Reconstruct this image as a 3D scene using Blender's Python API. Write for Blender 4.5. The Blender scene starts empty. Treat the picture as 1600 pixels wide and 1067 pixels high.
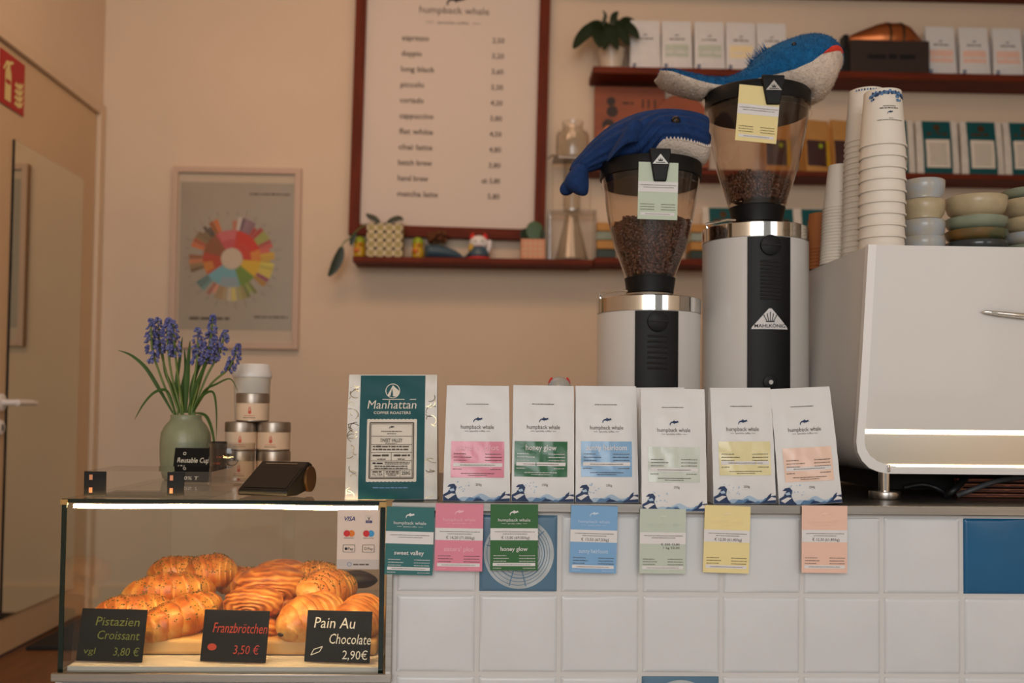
import bpy, math, random
from mathutils import Vector, Matrix, Euler
from mathutils.geometry import tessellate_polygon
PI = math.pi
rnd = random.Random(7)
sc = bpy.context.scene
C = sc.collection
# ---------------------------------------------------------------- camera
EYE = 0.80
FPX = 1600 * 35.0 / 36.0
YAW, PITCH, ROLL, SHIFT = math.radians(-1.6), math.radians(2.0), math.radians(0.62), 0.0326
CR = Matrix.Rotation(YAW, 3, 'Z') @ Matrix.Rotation(PI/2 + PITCH, 3, 'X') @ Matrix.Rotation(ROLL, 3, 'Z')
CP = Vector((0, 0, EYE))
cam_d = bpy.data.cameras.new('camera'); cam = bpy.data.objects.new('camera', cam_d); C.objects.link(cam)
cam.matrix_world = Matrix.Translation(CP) @ CR.to_4x4()
cam_d.lens = 35; cam_d.sensor_width = 36; cam_d.sensor_fit = 'HORIZONTAL'; cam_d.shift_y = SHIFT
cam_d.clip_start = 0.02
cam_d.dof.use_dof = True; cam_d.dof.focus_distance = 1.60; cam_d.dof.aperture_fstop = 3.4
sc.camera = cam
# ---------------------------------------------------------------- light and exposure
w = bpy.data.worlds.new('world'); sc.world = w; w.use_nodes = True
bg = w.node_tree.nodes['Background']; bg.inputs[0].default_value = (1.0, 0.96, 0.92, 1); bg.inputs[1].default_value = 0.30
def area(name, loc, target, sx, sy, power, col):
    d = bpy.data.lights.new(name, 'AREA'); d.shape = 'RECTANGLE'; d.size = sx; d.size_y = sy
    d.energy = power; d.color = col
    o = bpy.data.objects.new(name, d); C.objects.link(o); o.location = loc
    o.rotation_euler = (Vector(target) - Vector(loc)).to_track_quat('-Z', 'Y').to_euler()
    return o
area('window_daylight', (-0.9, -2.6, 2.0), (0.1, 1.6, 0.8), 3.2, 2.0, 98, (0.965, 0.98, 1.0))
area('window_daylight_side', (2.3, -1.8, 1.7), (0.3, 1.6, 0.8), 1.2, 1.6, 11, (0.965, 0.98, 1.0))
area('ceiling_lamp_warm', (0.0, 2.2, 2.6), (0.0, 3.7, 0.2), 1.8, 0.4, 7.6, (1.0, 0.60, 0.36))
area('ceiling_lamp_warm_low', (-0.7, 2.45, 2.5), (-0.7, 3.3, 0.0), 0.8, 0.3, 3.2, (1.0, 0.58, 0.33))
vs = sc.view_settings
vs.view_transform = 'Standard'; vs.look = 'None'; vs.gamma = 1.0; vs.exposure = 0.0; vs.use_curve_mapping = False
sc.cycles.transparent_max_bounces = 40; sc.cycles.max_bounces = 12; sc.cycles.use_denoising = True
sc.cycles.caustics_refractive = False; sc.cycles.caustics_reflective = False; sc.cycles.sample_clamp_indirect = 4.0

def ray(px, py):
    return CR @ Vector(((px - 800) / FPX, (533.5 - py) / FPX + SHIFT * 1600 / FPX, -1))
def P(px, py, Y):
    r = ray(px, py); return CP + r * (Y / r.y)
def PX(px, py, X):
    r = ray(px, py); return CP + r * (X / r.x)
def PZ(px, py, Z):
    r = ray(px, py); return CP + r * ((Z - EYE) / r.z)
def mpp(Y): return Y / FPX

# ---------------------------------------------------------------- materials
def lin(c):
    c = c / 255.0
    return c / 12.92 if c <= 0.04045 else ((c + 0.055) / 1.055) ** 2.4
def rgb(r, g, b): return (lin(r), lin(g), lin(b), 1)
def mat(name, col, rough=0.6, metal=0.0, vary=0.0, vscale=20, bump=0.0, bscale=60, spec=0.5, emit=None, estr=0, aniso=None, stretch=(1, 1, 1), col2=None, coat=0):
    m = bpy.data.materials.new(name); m.use_nodes = True
    nt = m.node_tree; b = nt.nodes['Principled BSDF']
    c = rgb(*col)
    b.inputs['Base Color'].default_value = c
    b.inputs['Roughness'].default_value = rough; b.inputs['Metallic'].default_value = metal
    b.inputs['Specular IOR Level'].default_value = spec
    b.inputs['Coat Weight'].default_value = coat
    tc = nt.nodes.new('ShaderNodeTexCoord'); mp = nt.nodes.new('ShaderNodeMapping'); mp.inputs['Scale'].default_value = stretch
    nt.links.new(tc.outputs['Object'], mp.inputs['Vector'])
    n = nt.nodes.new('ShaderNodeTexNoise'); n.inputs['Scale'].default_value = vscale; n.inputs['Detail'].default_value = 5
    nt.links.new(mp.outputs[0], n.inputs['Vector'])
    cr = nt.nodes.new('ShaderNodeMix'); cr.data_type = 'RGBA'
    d = rgb(*col2) if col2 else tuple(x * (1 - vary) for x in c[:3]) + (1,)
    cr.inputs[6].default_value = c; cr.inputs[7].default_value = d
    mr = nt.nodes.new('ShaderNodeMapRange'); mr.inputs[1].default_value = 0.35; mr.inputs[2].default_value = 0.65
    nt.links.new(n.outputs['Fac'], mr.inputs[0]); nt.links.new(mr.outputs[0], cr.inputs[0])
    if vary or col2: nt.links.new(cr.outputs[2], b.inputs['Base Color'])
    if bump:
        n2 = nt.nodes.new('ShaderNodeTexNoise'); n2.inputs['Scale'].default_value = bscale; n2.inputs['Detail'].default_value = 4
        nt.links.new(mp.outputs[0], n2.inputs['Vector'])
        bp = nt.nodes.new('ShaderNodeBump'); bp.inputs['Strength'].default_value = bump; bp.inputs['Distance'].default_value = 0.004
        nt.links.new(n2.outputs['Fac'], bp.inputs['Height']); nt.links.new(bp.outputs[0], b.inputs['Normal'])
    if emit:
        b.inputs['Emission Color'].default_value = rgb(*emit); b.inputs['Emission Strength'].default_value = estr
    return m
def glass(name, tint=(252, 253, 252), ior=1.45, rough=0.0, boost=1.0):
    m = bpy.data.materials.new(name); m.use_nodes = True; nt = m.node_tree
    for n in list(nt.nodes): nt.nodes.remove(n)
    out = nt.nodes.new('ShaderNodeOutputMaterial'); mix = nt.nodes.new('ShaderNodeMixShader')
    tr = nt.nodes.new('ShaderNodeBsdfTransparent'); tr.inputs[0].default_value = rgb(*tint)
    gl = nt.nodes.new('ShaderNodeBsdfGlossy'); gl.inputs['Roughness'].default_value = rough
    fr = nt.nodes.new('ShaderNodeFresnel'); fr.inputs[0].default_value = ior
    mu = nt.nodes.new('ShaderNodeMath'); mu.operation = 'MULTIPLY'; mu.inputs[1].default_value = boost; mu.use_clamp = True
    ge = nt.nodes.new('ShaderNodeNewGeometry'); iv = nt.nodes.new('ShaderNodeMath'); iv.operation = 'SUBTRACT'; iv.inputs[0].default_value = 1.0; nt.links.new(ge.outputs['Backfacing'], iv.inputs[1])
    m2 = nt.nodes.new('ShaderNodeMath'); m2.operation = 'MULTIPLY'; nt.links.new(fr.outputs[0], m2.inputs[0]); nt.links.new(iv.outputs[0], m2.inputs[1]); nt.links.new(m2.outputs[0], mu.inputs[0])
    nt.links.new(mu.outputs[0], mix.inputs[0]); nt.links.new(tr.outputs[0], mix.inputs[1]); nt.links.new(gl.outputs[0], mix.inputs[2])
    nt.links.new(mix.outputs[0], out.inputs[0])
    return m
def bands(name, c1, c2, scale, rough=0.7, dist=1.5, bump=0.4, direction='Z', detail=3, coord='Object'):
    m = mat(name, c1, rough); nt = m.node_tree; b = nt.nodes['Principled BSDF']
    tc = nt.nodes.new('ShaderNodeTexCoord')
    wv = nt.nodes.new('ShaderNodeTexWave'); wv.bands_direction = direction; wv.inputs['Scale'].default_value = scale
    wv.inputs['Distortion'].default_value = dist; wv.inputs['Detail'].default_value = detail; wv.inputs['Detail Scale'].default_value = 1.5
    nt.links.new(tc.outputs[coord], wv.inputs['Vector'])
    mx = nt.nodes.new('ShaderNodeMix'); mx.data_type = 'RGBA'; mx.inputs[6].default_value = rgb(*c1); mx.inputs[7].default_value = rgb(*c2)
    nt.links.new(wv.outputs['Fac'], mx.inputs[0]); nt.links.new(mx.outputs[2], b.inputs['Base Color'])
    if bump:
        bp = nt.nodes.new('ShaderNodeBump'); bp.inputs['Strength'].default_value = bump; bp.inputs['Distance'].default_value = 0.003
        nt.links.new(wv.outputs['Fac'], bp.inputs['Height']); nt.links.new(bp.outputs[0], b.inputs['Normal'])
    return m
M = {}
M['wall'] = mat('wall_paint', (226, 205, 180), 0.85, vary=0.04, vscale=3, bump=0.15, bscale=25)
M['ceiling'] = mat('ceiling_paint', (228, 220, 208), 0.9)
M['door'] = mat('door_paint', (214, 186, 150), 0.6, vary=0.04, vscale=4)
M['trim'] = mat('trim_paint', (222, 200, 172), 0.6)
M['mirror'] = mat('mirror_silver', (214, 208, 188), 0.015, 1.0)
M['black'] = mat('black_plastic', (12, 12, 13), 0.5, spec=0.3)
M['blackgloss'] = mat('black_gloss', (10, 10, 11), 0.15)
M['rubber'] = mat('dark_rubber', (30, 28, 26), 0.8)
M['white'] = mat('white_enamel', (218, 213, 207), 0.32, coat=0.2)
M['whiterim'] = mat('white_enamel_rim', (236, 232, 228), 0.3)
M['steel'] = mat('brushed_steel', (186, 180, 172), 0.28, 1.0, vary=0.15, vscale=6, stretch=(1, 40, 40))
M['chrome'] = mat('polished_chrome', (222, 218, 212), 0.08, 1.0)
M['band'] = mat('satin_chrome_band', (226, 220, 208), 0.2, 1.0)
M['darksteel'] = mat('counter_steel', (120, 117, 114), 0.35, 1.0, vary=0.2, vscale=8)
M['wood_red'] = mat('mahogany_wood', (112, 42, 16), 0.6, vary=0.35, vscale=6, stretch=(1, 12, 12), spec=0.2)
M['wood_redv'] = mat('mahogany_wood_upright', (112, 42, 16), 0.6, vary=0.35, vscale=6, stretch=(12, 12, 1), spec=0.2)
M['wood_board'] = bands('maple_board', (222, 178, 118), (206, 158, 98), 9, 0.5, 4, 0.05, 'Y')
M['wood_brown'] = mat('oak_floor', (128, 84, 46), 0.5, vary=0.25, vscale=5, stretch=(8, 1, 1))
M['sapele'] = mat('orange_wood', (150, 70, 24), 0.5, vary=0.25, vscale=5, stretch=(1, 1, 6))
M['frame_pink'] = mat('pale_wood_frame', (204, 176, 154), 0.5)
M['paper'] = mat('white_paper', (222, 208, 196), 0.8)
M['matboard'] = mat('picture_mat', (216, 196, 176), 0.8)
M['greyprint'] = mat('grey_print_sheet', (178, 164, 148), 0.35, vary=0.1, vscale=3)
M['ink'] = mat('ink_grey', (84, 74, 66), 0.8)
M['inkdark'] = mat('ink_black', (28, 28, 32), 0.7)
M['navy'] = mat('navy_ink', (26, 52, 92), 0.6)
M['midblue'] = mat('mid_blue_ink', (92, 132, 172), 0.6)
M['paleblue'] = mat('pale_blue_ink', (172, 194, 214), 0.6)
M['bag'] = mat('white_bag_foil', (226, 224, 222), 0.42, vary=0.03, vscale=12, bump=0.25, bscale=18)
M['labelwhite'] = mat('white_label', (226, 222, 220), 0.6)
M['grout'] = mat('grout', (212, 208, 204), 0.9)
M['floorgrey'] = mat('pale_grey_terrazzo', (206, 206, 206), 0.5, vary=0.12, vscale=60)
M['tile'] = mat('white_glazed_tile', (218, 219, 220), 0.28, vary=0.05, vscale=9, bump=0.3, bscale=11)
M['tileblue'] = mat('blue_glazed_tile', (22, 94, 138), 0.25, vary=0.12, vscale=8, bump=0.3, bscale=12)
M['tileslate'] = mat('slate_blue_tile', (88, 124, 148), 0.3, vary=0.12, vscale=10, bump=0.2, bscale=12)
M['ring'] = mat('pale_tile_drawing', (190, 196, 198), 0.4, vary=0.25, vscale=25)
M['glass'] = glass('clear_glass')
M['glasscase'] = glass('case_glass', (252, 253, 251), 1.5, boost=1.0)
M['hopper'] = glass('smoked_hopper_plastic', (250, 245, 240), 1.45, boost=2.0)
M['acrylic'] = glass('clear_acrylic', (249, 248, 246), 1.45, boost=2.2)
M['glassedge'] = mat('dark_green_glass_edge', (12, 30, 22), 0.15)
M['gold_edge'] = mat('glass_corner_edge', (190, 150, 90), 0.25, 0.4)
M['led'] = mat('warm_led_strip', (255, 236, 200), 0.5, emit=(255, 206, 134), estr=70)
M['led2'] = mat('warm_light_line', (255, 244, 226), 0.5, emit=(255, 226, 180), estr=8)
M['teal'] = mat('teal_print', (2, 78, 82), 0.5, spec=0.3)
M['cream'] = mat('cream_label', (224, 214, 198), 0.6)
M['foil'] = mat('holographic_foil_line', (206, 184, 140), 0.2, 0.9, vary=0.75, vscale=22)
M['pattern'] = mat('patterned_bag_white', (222, 214, 202), 0.3, vary=0.1, vscale=30, bump=0.15, bscale=20)
M['slate'] = mat('chalkboard_black', (20, 20, 20), 0.8, vary=0.2, vscale=30, spec=0.2)
M['chalkw'] = mat('chalk_white', (226, 222, 210), 0.9)
M['chalkg'] = mat('chalk_green', (108, 116, 52), 0.9)
M['chalkr'] = mat('chalk_red', (176, 62, 42), 0.9)
M['vase'] = mat('celadon_glaze', (140, 146, 118), 0.35, vary=0.12, vscale=30, bump=0.1)
M['stem'] = mat('green_stem', (96, 118, 40), 0.5, vary=0.2, vscale=15)
M['leaf'] = mat('green_blade_leaf', (58, 92, 34), 0.45, vary=0.3, vscale=18)
M['leafdark'] = mat('dark_green_leaf', (26, 46, 22), 0.45, vary=0.3, vscale=14)
M['musc'] = mat('blue_violet_petal', (72, 76, 138), 0.6, col2=(120, 126, 180), vscale=120)
M['tin'] = mat('brushed_tin', (168, 156, 144), 0.35, 0.9, vary=0.1)
M['tinlabel'] = mat('cream_tin_label', (226, 200, 172), 0.6)
M['redink'] = mat('red_ink', (206, 92, 70), 0.7)
M['bean'] = mat('roasted_coffee_bean', (98, 58, 40), 0.38, vary=0.5, vscale=60)
M['beandark'] = mat('coffee_bean_core', (40, 22, 14), 0.7)
M['bluewool'] = mat('cobalt_crochet_wool', (13, 53, 108), 0.9, vary=0.3, vscale=60, bump=0.6, bscale=220)
M['creamwool'] = mat('cream_crochet_wool', (228, 212, 196), 0.95, vary=0.12, vscale=80, bump=0.6, bscale=200)
M['bluefur'] = mat('teal_blue_plush', (12, 98, 152), 0.95, vary=0.3, vscale=70, bump=0.7, bscale=160)
M['whitefur'] = mat('white_plush', (226, 208, 190), 0.95, vary=0.14, vscale=90, bump=0.7, bscale=160)
M['redfelt'] = mat('red_felt', (222, 62, 40), 0.9)
M['cup'] = mat('white_paper_cup', (230, 220, 206), 0.55)
M['kraft'] = mat('brown_paper_cup', (176, 104, 52), 0.7)
M['ceramic1'] = mat('speckled_stone_glaze', (178, 168, 150), 0.2, vary=0.16, vscale=40, col2=(166, 172, 178))
M['ceramic2'] = mat('sand_glaze', (186, 168, 134), 0.3, vary=0.12, vscale=50)
M['ceramic3'] = mat('grey_green_glaze', (142, 150, 128), 0.18, vary=0.2, vscale=30)
M['ceramic4'] = mat('amber_green_glaze', (130, 92, 46), 0.2, col2=(80, 88, 62), vscale=16)
M['ceramic5'] = mat('dark_blue_grey_glaze', (58, 62, 62), 0.15, vary=0.3, vscale=20)
M['copper'] = mat('aged_copper', (186, 108, 60), 0.3, 0.7, vary=0.3, vscale=8)
M['darkbrown'] = mat('dark_brown_box', (44, 26, 18), 0.6)
M['red'] = mat('fire_red', (176, 20, 26), 0.5)
M['signcream'] = mat('sign_luminous_cream', (226, 206, 140), 0.5)
M['yellow'] = mat('yellow_ceramic', (206, 166, 40), 0.3, vary=0.1)
M['limehat'] = mat('lime_green_glaze', (150, 170, 40), 0.3)
M['orange'] = mat('orange_glaze', (210, 110, 40), 0.4)
M['slateblue'] = mat('slate_blue_ceramic', (66, 92, 108), 0.3, vary=0.15)
M['moss'] = mat('brown_dry_moss', (112, 66, 34), 0.95, vary=0.4, vscale=80)
M['potgreen'] = mat('olive_green_square', (164, 148, 84), 0.5)
M['potwhite'] = mat('cream_grout_line', (212, 196, 158), 0.6)
M['potpink'] = mat('peach_pink_pot', (214, 146, 106), 0.5)
M['kraftbag'] = mat('ochre_paper_bag', (192, 140, 74), 0.7, vary=0.1)
M['darklabel'] = mat('dark_maroon_label', (62, 34, 34), 0.5)
M['stone'] = mat('frosted_pot', (206, 190, 170), 0.3)
M['reader'] = mat('dark_screen', (30, 28, 26), 0.1)
M['gold'] = mat('bronze_side', (84, 60, 36), 0.35, 0.6)
M['cable'] = mat('black_cable', (20, 20, 22), 0.5)
M['cablegrey'] = mat('grey_cable', (62, 64, 66), 0.5)
M['crate'] = bands('red_brown_slats', (168, 96, 60), (70, 30, 20), 40, 0.6, 2, 0.2, 'Z')
M['sticker'] = mat('payment_card_paper', (226, 204, 188), 0.6)
M['stickergrey'] = mat('payment_card_footer', (200, 186, 178), 0.6)
M['visablue'] = mat('deep_blue_print', (36, 38, 112), 0.6)
M['mcred'] = mat('card_red', (206, 40, 40), 0.6); M['mcorange'] = mat('card_orange', (226, 120, 36), 0.6); M['mcblue'] = mat('card_blue', (60, 150, 200), 0.6)
M['chocolate'] = mat('dark_chocolate_crust', (42, 22, 14), 0.5, vary=0.3, bump=0.3)
M['seed'] = mat('chopped_pistachio', (110, 100, 36), 0.8, vary=0.5, vscale=200)
def pastry(name, c1, c2, c3):
    m = mat(name, c1, 0.33, vscale=38, bump=0.45, bscale=60); nt = m.node_tree; b = nt.nodes['Principled BSDF']
    at = nt.nodes.new('ShaderNodeAttribute'); at.attribute_name = 'layer'
    nz = nt.nodes.new('ShaderNodeTexNoise'); nz.inputs['Scale'].default_value = 30; nz.inputs['Detail'].default_value = 6
    tc = nt.nodes.new('ShaderNodeTexCoord'); nt.links.new(tc.outputs['Object'], nz.inputs['Vector'])
    ad = nt.nodes.new('ShaderNodeMath'); ad.operation = 'MULTIPLY_ADD'; ad.inputs[1].default_value = 1.15; 
    nt.links.new(nz.outputs['Fac'], ad.inputs[0]); nt.links.new(at.outputs['Fac'], ad.inputs[2])
    rp = nt.nodes.new('ShaderNodeValToRGB'); e = rp.color_ramp.elements
    e[0].position = 0.3; e[0].color = rgb(*c3); e[1].position = 1.25 if False else 1.0; e[1].color = rgb(*c2)
    k = e.new(0.62); k.color = rgb(*c1)
    nt.links.new(ad.outputs[0], rp.inputs[0]); nt.links.new(rp.outputs[0], b.inputs['Base Color'])
    return m
M['croissant'] = pastry('baked_croissant_crust', (188, 100, 28), (236, 174, 84), (104, 42, 10))
M['franz'] = pastry('cinnamon_roll_crust', (186, 100, 32), (232, 164, 80), (100, 42, 10))
M['painchoc'] = pastry('glazed_pastry_crust', (206, 124, 46), (244, 192, 108), (128, 56, 16))
# ---------------------------------------------------------------- text
_TC = {}
def text2d(s, bold=False):
    key = (s, bold)
    if key in _TC: return _TC[key]
    cu = bpy.data.curves.new('t', 'FONT'); cu.body = s; cu.size = 1; cu.resolution_u = 2; cu.offset = 0.012 if bold else 0
    o = bpy.data.objects.new('t', cu); C.objects.link(o)
    dg = bpy.context.evaluated_depsgraph_get()
    me = bpy.data.meshes.new_from_object(o.evaluated_get(dg))
    v = [(p.co.x, p.co.y) for p in me.vertices]; f = [tuple(p.vertices) for p in me.polygons]
    x0 = min(p[0] for p in v); x1 = max(p[0] for p in v)
    bpy.data.objects.remove(o); bpy.data.curves.remove(cu); bpy.data.meshes.remove(me)
    _TC[key] = (v, f, x0, x1); return _TC[key]
# ---------------------------------------------------------------- mesh builder
class B:
    def __init__(s): s.v = []; s.f = []; s.m = []; s.layer = None
    def add(s, vs, fs, m=0):
        k = len(s.v); s.v += [tuple(v) for v in vs]; s.f += [tuple(i + k for i in f) for f in fs]; s.m += [m] * len(fs); return s
    def box(s, cx, cy, cz, sx, sy, sz, m=0, rot=None):
        vs = [Vector((x * sx / 2, y * sy / 2, z * sz / 2)) for x in (-1, 1) for y in (-1, 1) for z in (-1, 1)]
        if rot: vs = [rot @ v for v in vs]
        c = Vector((cx, cy, cz)); vs = [v + c for v in vs]
        return s.add(vs, [(0, 1, 3, 2), (4, 6, 7, 5), (0, 4, 5, 1), (2, 3, 7, 6), (0, 2, 6, 4), (1, 5, 7, 3)], m)
    def rings(s, rs, m=0, cap0=True, cap1=True, closed=True):
        n = len(rs[0]); vs = [p for r in rs for p in r]; fs = []
        for i in range(len(rs) - 1):
            for j in range(n if closed else n - 1):
                a = i * n + j; b = i * n + (j + 1) % n; fs.append((a, b, b + n, a + n))
        if cap0: fs.append(tuple(range(n - 1, -1, -1)))
        if cap1: k = (len(rs) - 1) * n; fs.append(tuple(range(k, k + n)))
        return s.add(vs, fs, m)
    def lathe(s, prof, seg=32, m=0, c=(0, 0, 0), cap0=True, cap1=True, mt=None, sq=None):
        rs = []
        for r, z in prof:
            ring = []
            for k in range(seg):
                a = 2 * PI * k / seg; p = Vector((max(r, 1e-5) * math.cos(a), max(r, 1e-5) * math.sin(a), z))
                if mt: p = mt @ p
                ring.append(p + Vector(c))
            rs.append(ring)
        return s.rings(rs, m, cap0, cap1)
    def tube(s, pts, r, seg=8, m=0, flat=1.0):
        pts = [Vector(p) for p in pts]; rs = []; n = len(pts); up = None
        for i, p in enumerate(pts):
            t = (pts[min(i + 1, n - 1)] - pts[max(i - 1, 0)]).normalized()
            if up is None: up = t.orthogonal().normalized()
            up = (up - t * up.dot(t)).normalized(); sd = t.cross(up)
            ri = r[i] if isinstance(r, (list, tuple)) else r
            rs.append([p + up * math.cos(2 * PI * k / seg) * ri + sd * math.sin(2 * PI * k / seg) * ri * flat for k in range(seg)])
        return s.rings(rs, m)
    def ell(s, c, rad, seg=16, n=10, m=0, rot=None):
        rs = []
        for i in range(n + 1):
            a = -PI / 2 + PI * i / n; r = max(math.cos(a), 1e-3)
            ring = [Vector((rad[0] * r * math.cos(2 * PI * k / seg), rad[1] * r * math.sin(2 * PI * k / seg), rad[2] * math.sin(a))) for k in range(seg)]
            if rot: ring = [rot @ p for p in ring]
            rs.append([p + Vector(c) for p in ring])
        return s.rings(rs, m)
    def prism(s, poly, y0, y1, m=0):          # poly in XZ, extruded along Y
        n = len(poly); vs = [(x, y0, z) for x, z in poly] + [(x, y1, z) for x, z in poly]
        tris = tessellate_polygon([[Vector((x, z, 0)) for x, z in poly]])
        fs = [tuple(t) for t in tris] + [tuple(i + n for i in reversed(t)) for t in tris]
        fs += [(i, (i + 1) % n, (i + 1) % n + n, i + n) for i in range(n)]
        return s.add(vs, fs, m)
    def blade(s, pts, wid, nrm, m=0, fold=0.15):  # a leaf: strip along pts, folded along its midrib, with thickness
        pts = [Vector(p) for p in pts]; n = len(pts); top = []
        nrm = Vector(nrm)
        for i, p in enumerate(pts):
            t = (pts[min(i + 1, n - 1)] - pts[max(i - 1, 0)]).normalized(); sd = t.cross(nrm)
            sd = sd.normalized() if sd.length > 1e-4 else t.orthogonal().normalized()
            nn = sd.cross(t); wi = wid[i]; th = 0.0006 + wi * 0.08
            top.append([p + sd * wi - nn * wi * fold, p + nn * th * .5, p - sd * wi - nn * wi * fold, p - nn * (th * .5 + wi * fold * .6)])
        return s.rings(top, m)
    def build(s, name, mats, parent=None, loc=(0, 0, 0), rot=None, bev=0, seg=2, angle=38, sub=0):
        me = bpy.data.meshes.new(name); me.from_pydata(s.v, [], s.f)
        if not isinstance(mats, (list, tuple)): mats = [mats]
        for k in mats: me.materials.append(M[k] if isinstance(k, str) else k)
        me.polygons.foreach_set('material_index', s.m)
        if s.layer:
            a = me.attributes.new('layer', 'FLOAT', 'POINT'); a.data.foreach_set('value', s.layer)
        me.update(); me.shade_smooth(); me.set_sharp_from_angle(angle=math.radians(angle))
        o = bpy.data.objects.new(name, me); C.objects.link(o); o.location = loc
        if rot: o.rotation_euler = rot
        if parent: o.parent = parent
        if bev:
            md = o.modifiers.new('edge', 'BEVEL'); md.width = bev; md.segments = seg; md.limit_method = 'ANGLE'; md.angle_limit = math.radians(40)
        if sub:
            md = o.modifiers.new('sub', 'SUBSURF'); md.levels = sub; md.render_levels = sub
        return o
class Print:                                   # flat print in (a, b) metres laid on a face by F(a, b, lift)
    def __init__(s): s.bs = {}
    def _b(s, mk): return s.bs.setdefault(mk, [[], []])
    def raw(s, v, f, mk, lift):
        bb = s._b(mk); k = len(bb[0]); bb[0] += [(x, y, lift) for x, y in v]; bb[1] += [tuple(i + k for i in q) for q in f]
    def rect(s, a0, b0, a1, b1, mk, lift=0.0004, n=1):
        v = [(a0 + (a1 - a0) * i / n, b0 + (b1 - b0) * j / n) for j in range(n + 1) for i in range(n + 1)]
        f = [(j * (n + 1) + i, j * (n + 1) + i + 1, (j + 1) * (n + 1) + i + 1, (j + 1) * (n + 1) + i) for j in range(n) for i in range(n)]
        s.raw(v, f, mk, lift)
    def poly(s, pts, mk, lift=0.0006):
        t = tessellate_polygon([[Vector((x, y, 0)) for x, y in pts]]); s.raw(pts, [tuple(q) for q in t], mk, lift)
    def circle(s, a, b, r, mk, lift=0.0006, r2=0, seg=28, rb=None):
        rb = rb or r
        if r2:
            v = [(a + q * math.cos(2 * PI * k / seg), b + q * rb / r * math.sin(2 * PI * k / seg)) for q in (r, r2) for k in range(seg)]
            s.raw(v, [(k, (k + 1) % seg, (k + 1) % seg + seg, k + seg) for k in range(seg)], mk, lift)
        else: s.poly([(a + r * math.cos(2 * PI * k / seg), b + rb * math.sin(2 * PI * k / seg)) for k in range(seg)], mk, lift)
    def text(s, t, a, b, h, mk, align='c', wid=None, lift=0.0008, shear=0, bold=False, rot=0):
        v, f, x0, x1 = text2d(t, bold); sx = h
        if wid: sx = wid / (x1 - x0)
        off = {'c': -(x0 + x1) / 2, 'l': -x0, 'r': -x1}[align]
        q = []
        for x, y in v:
            X, Y = (x + off) * sx + y * h * shear, y * h
            q.append((a + X * math.cos(rot) - Y * math.sin(rot), b + X * math.sin(rot) + Y * math.cos(rot)))
        s.raw(q, f, mk, lift)
    def dashes(s, a0, a1, b, h, mk, lift=0.0007, rr=None):   # a line of print too small to read
        rr = rr or rnd; a = a0
        while a < a1 - h:
            l = min(rr.uniform(1.2, 4.5) * h, a1 - a); s.rect(a, b, a + l, b + h * rr.uniform(.75, 1.0), mk, lift); a += l + h * .55
    def line(s, pts, wd, mk, lift=0.0006):
        for (x0, y0), (x1, y1) in zip(pts, pts[1:]):
            d = math.hypot(x1 - x0, y1 - y0) or 1e-6; nx, ny = -(y1 - y0) / d * wd / 2, (x1 - x0) / d * wd / 2
            s.raw([(x0 + nx, y0 + ny), (x0 - nx, y0 - ny), (x1 - nx, y1 - ny), (x1 + nx, y1 + ny)], [(0, 1, 2, 3)], mk, lift)
    def frame(s, a0, b0, a1, b1, wd, mk, lift=0.0006):
        s.line([(a0, b0), (a1, b0), (a1, b1), (a0, b1), (a0, b0)], wd, mk, lift)
    def whale(s, a, b, w_, mk, lift=0.0008):       # the small swimming-whale mark
        pts = [(-.5, -.36), (-.5, -.12), (-.36, .1), (-.12, .2), (-.02, .36), (.06, .22), (.26, .2), (.4, .3), (.42, .16), (.5, .04), (.36, .04), (.2, -.06), (.06, -.04), (.0, -.2), (-.08, -.04), (-.28, -.02), (-.4, -.14), (-.44, -.36)]
        s.poly([(a + x * w_, b + y * w_ * .8) for x, y in pts], mk, lift)
    def build(s, name, F, parent, maxlen=0):
        keys = list(s.bs); bb = B()
        for i, k in enumerate(keys):
            v, f = s.bs[k]
            if maxlen:
                st = [q for g in f for q in ([g] if len(g) == 3 else [(g[0], g[j], g[j + 1]) for j in range(1, len(g) - 1)])]; f = []; mid = {}
                while st:
                    t = st.pop(); es = [(math.hypot(v[t[j]][0] - v[t[(j + 1) % 3]][0], v[t[j]][1] - v[t[(j + 1) % 3]][1]), j) for j in range(3)]; L, j = max(es)
                    if L < maxlen: f.append(t); continue
                    a, b_, c = t[j], t[(j + 1) % 3], t[(j + 2) % 3]; key = (min(a, b_), max(a, b_))
                    if key not in mid: v.append(tuple((x + y) / 2 for x, y in zip(v[a], v[b_]))); mid[key] = len(v) - 1
                    st += [(a, mid[key], c), (mid[key], b_, c)]
            bb.add([F(*q) for q in v], f, i)
        return bb.build(name, keys, parent, angle=80)
def flat(c=(0, 0, 0)):                          # faces -Y
    return lambda a, b, l: (c[0] + a, c[1] - l, c[2] + b)
# ---------------------------------------------------------------- things
def tag(o, label=None, cat=None, group=None, kind=None):
    if label: o['label'] = label
    if cat: o['category'] = cat
    if group: o['group'] = group
    if kind: o['kind'] = kind
    return o
def thing(name, label, cat, loc=(0, 0, 0), rz=0, group=None, ry=0, rx=0):
    o = bpy.data.objects.new(name, None); C.objects.link(o); o.empty_display_size = 0.05
    o.location = loc; o.rotation_euler = (rx, ry, rz); return tag(o, label, cat, group)
def dup(root, loc, label, rz=0, ry=0, group=None):
    r = root.copy(); C.objects.link(r); r.location = loc; r.rotation_euler = (0, ry, rz); r['label'] = label
    if group: r['group'] = group
    for ch in list(root.children):
        c = ch.copy(); C.objects.link(c); c.parent = r
        for g in list(ch.children):
            d = g.copy(); C.objects.link(d); d.parent = c
    return r
def struct(o): return tag(o, kind='structure')
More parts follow.
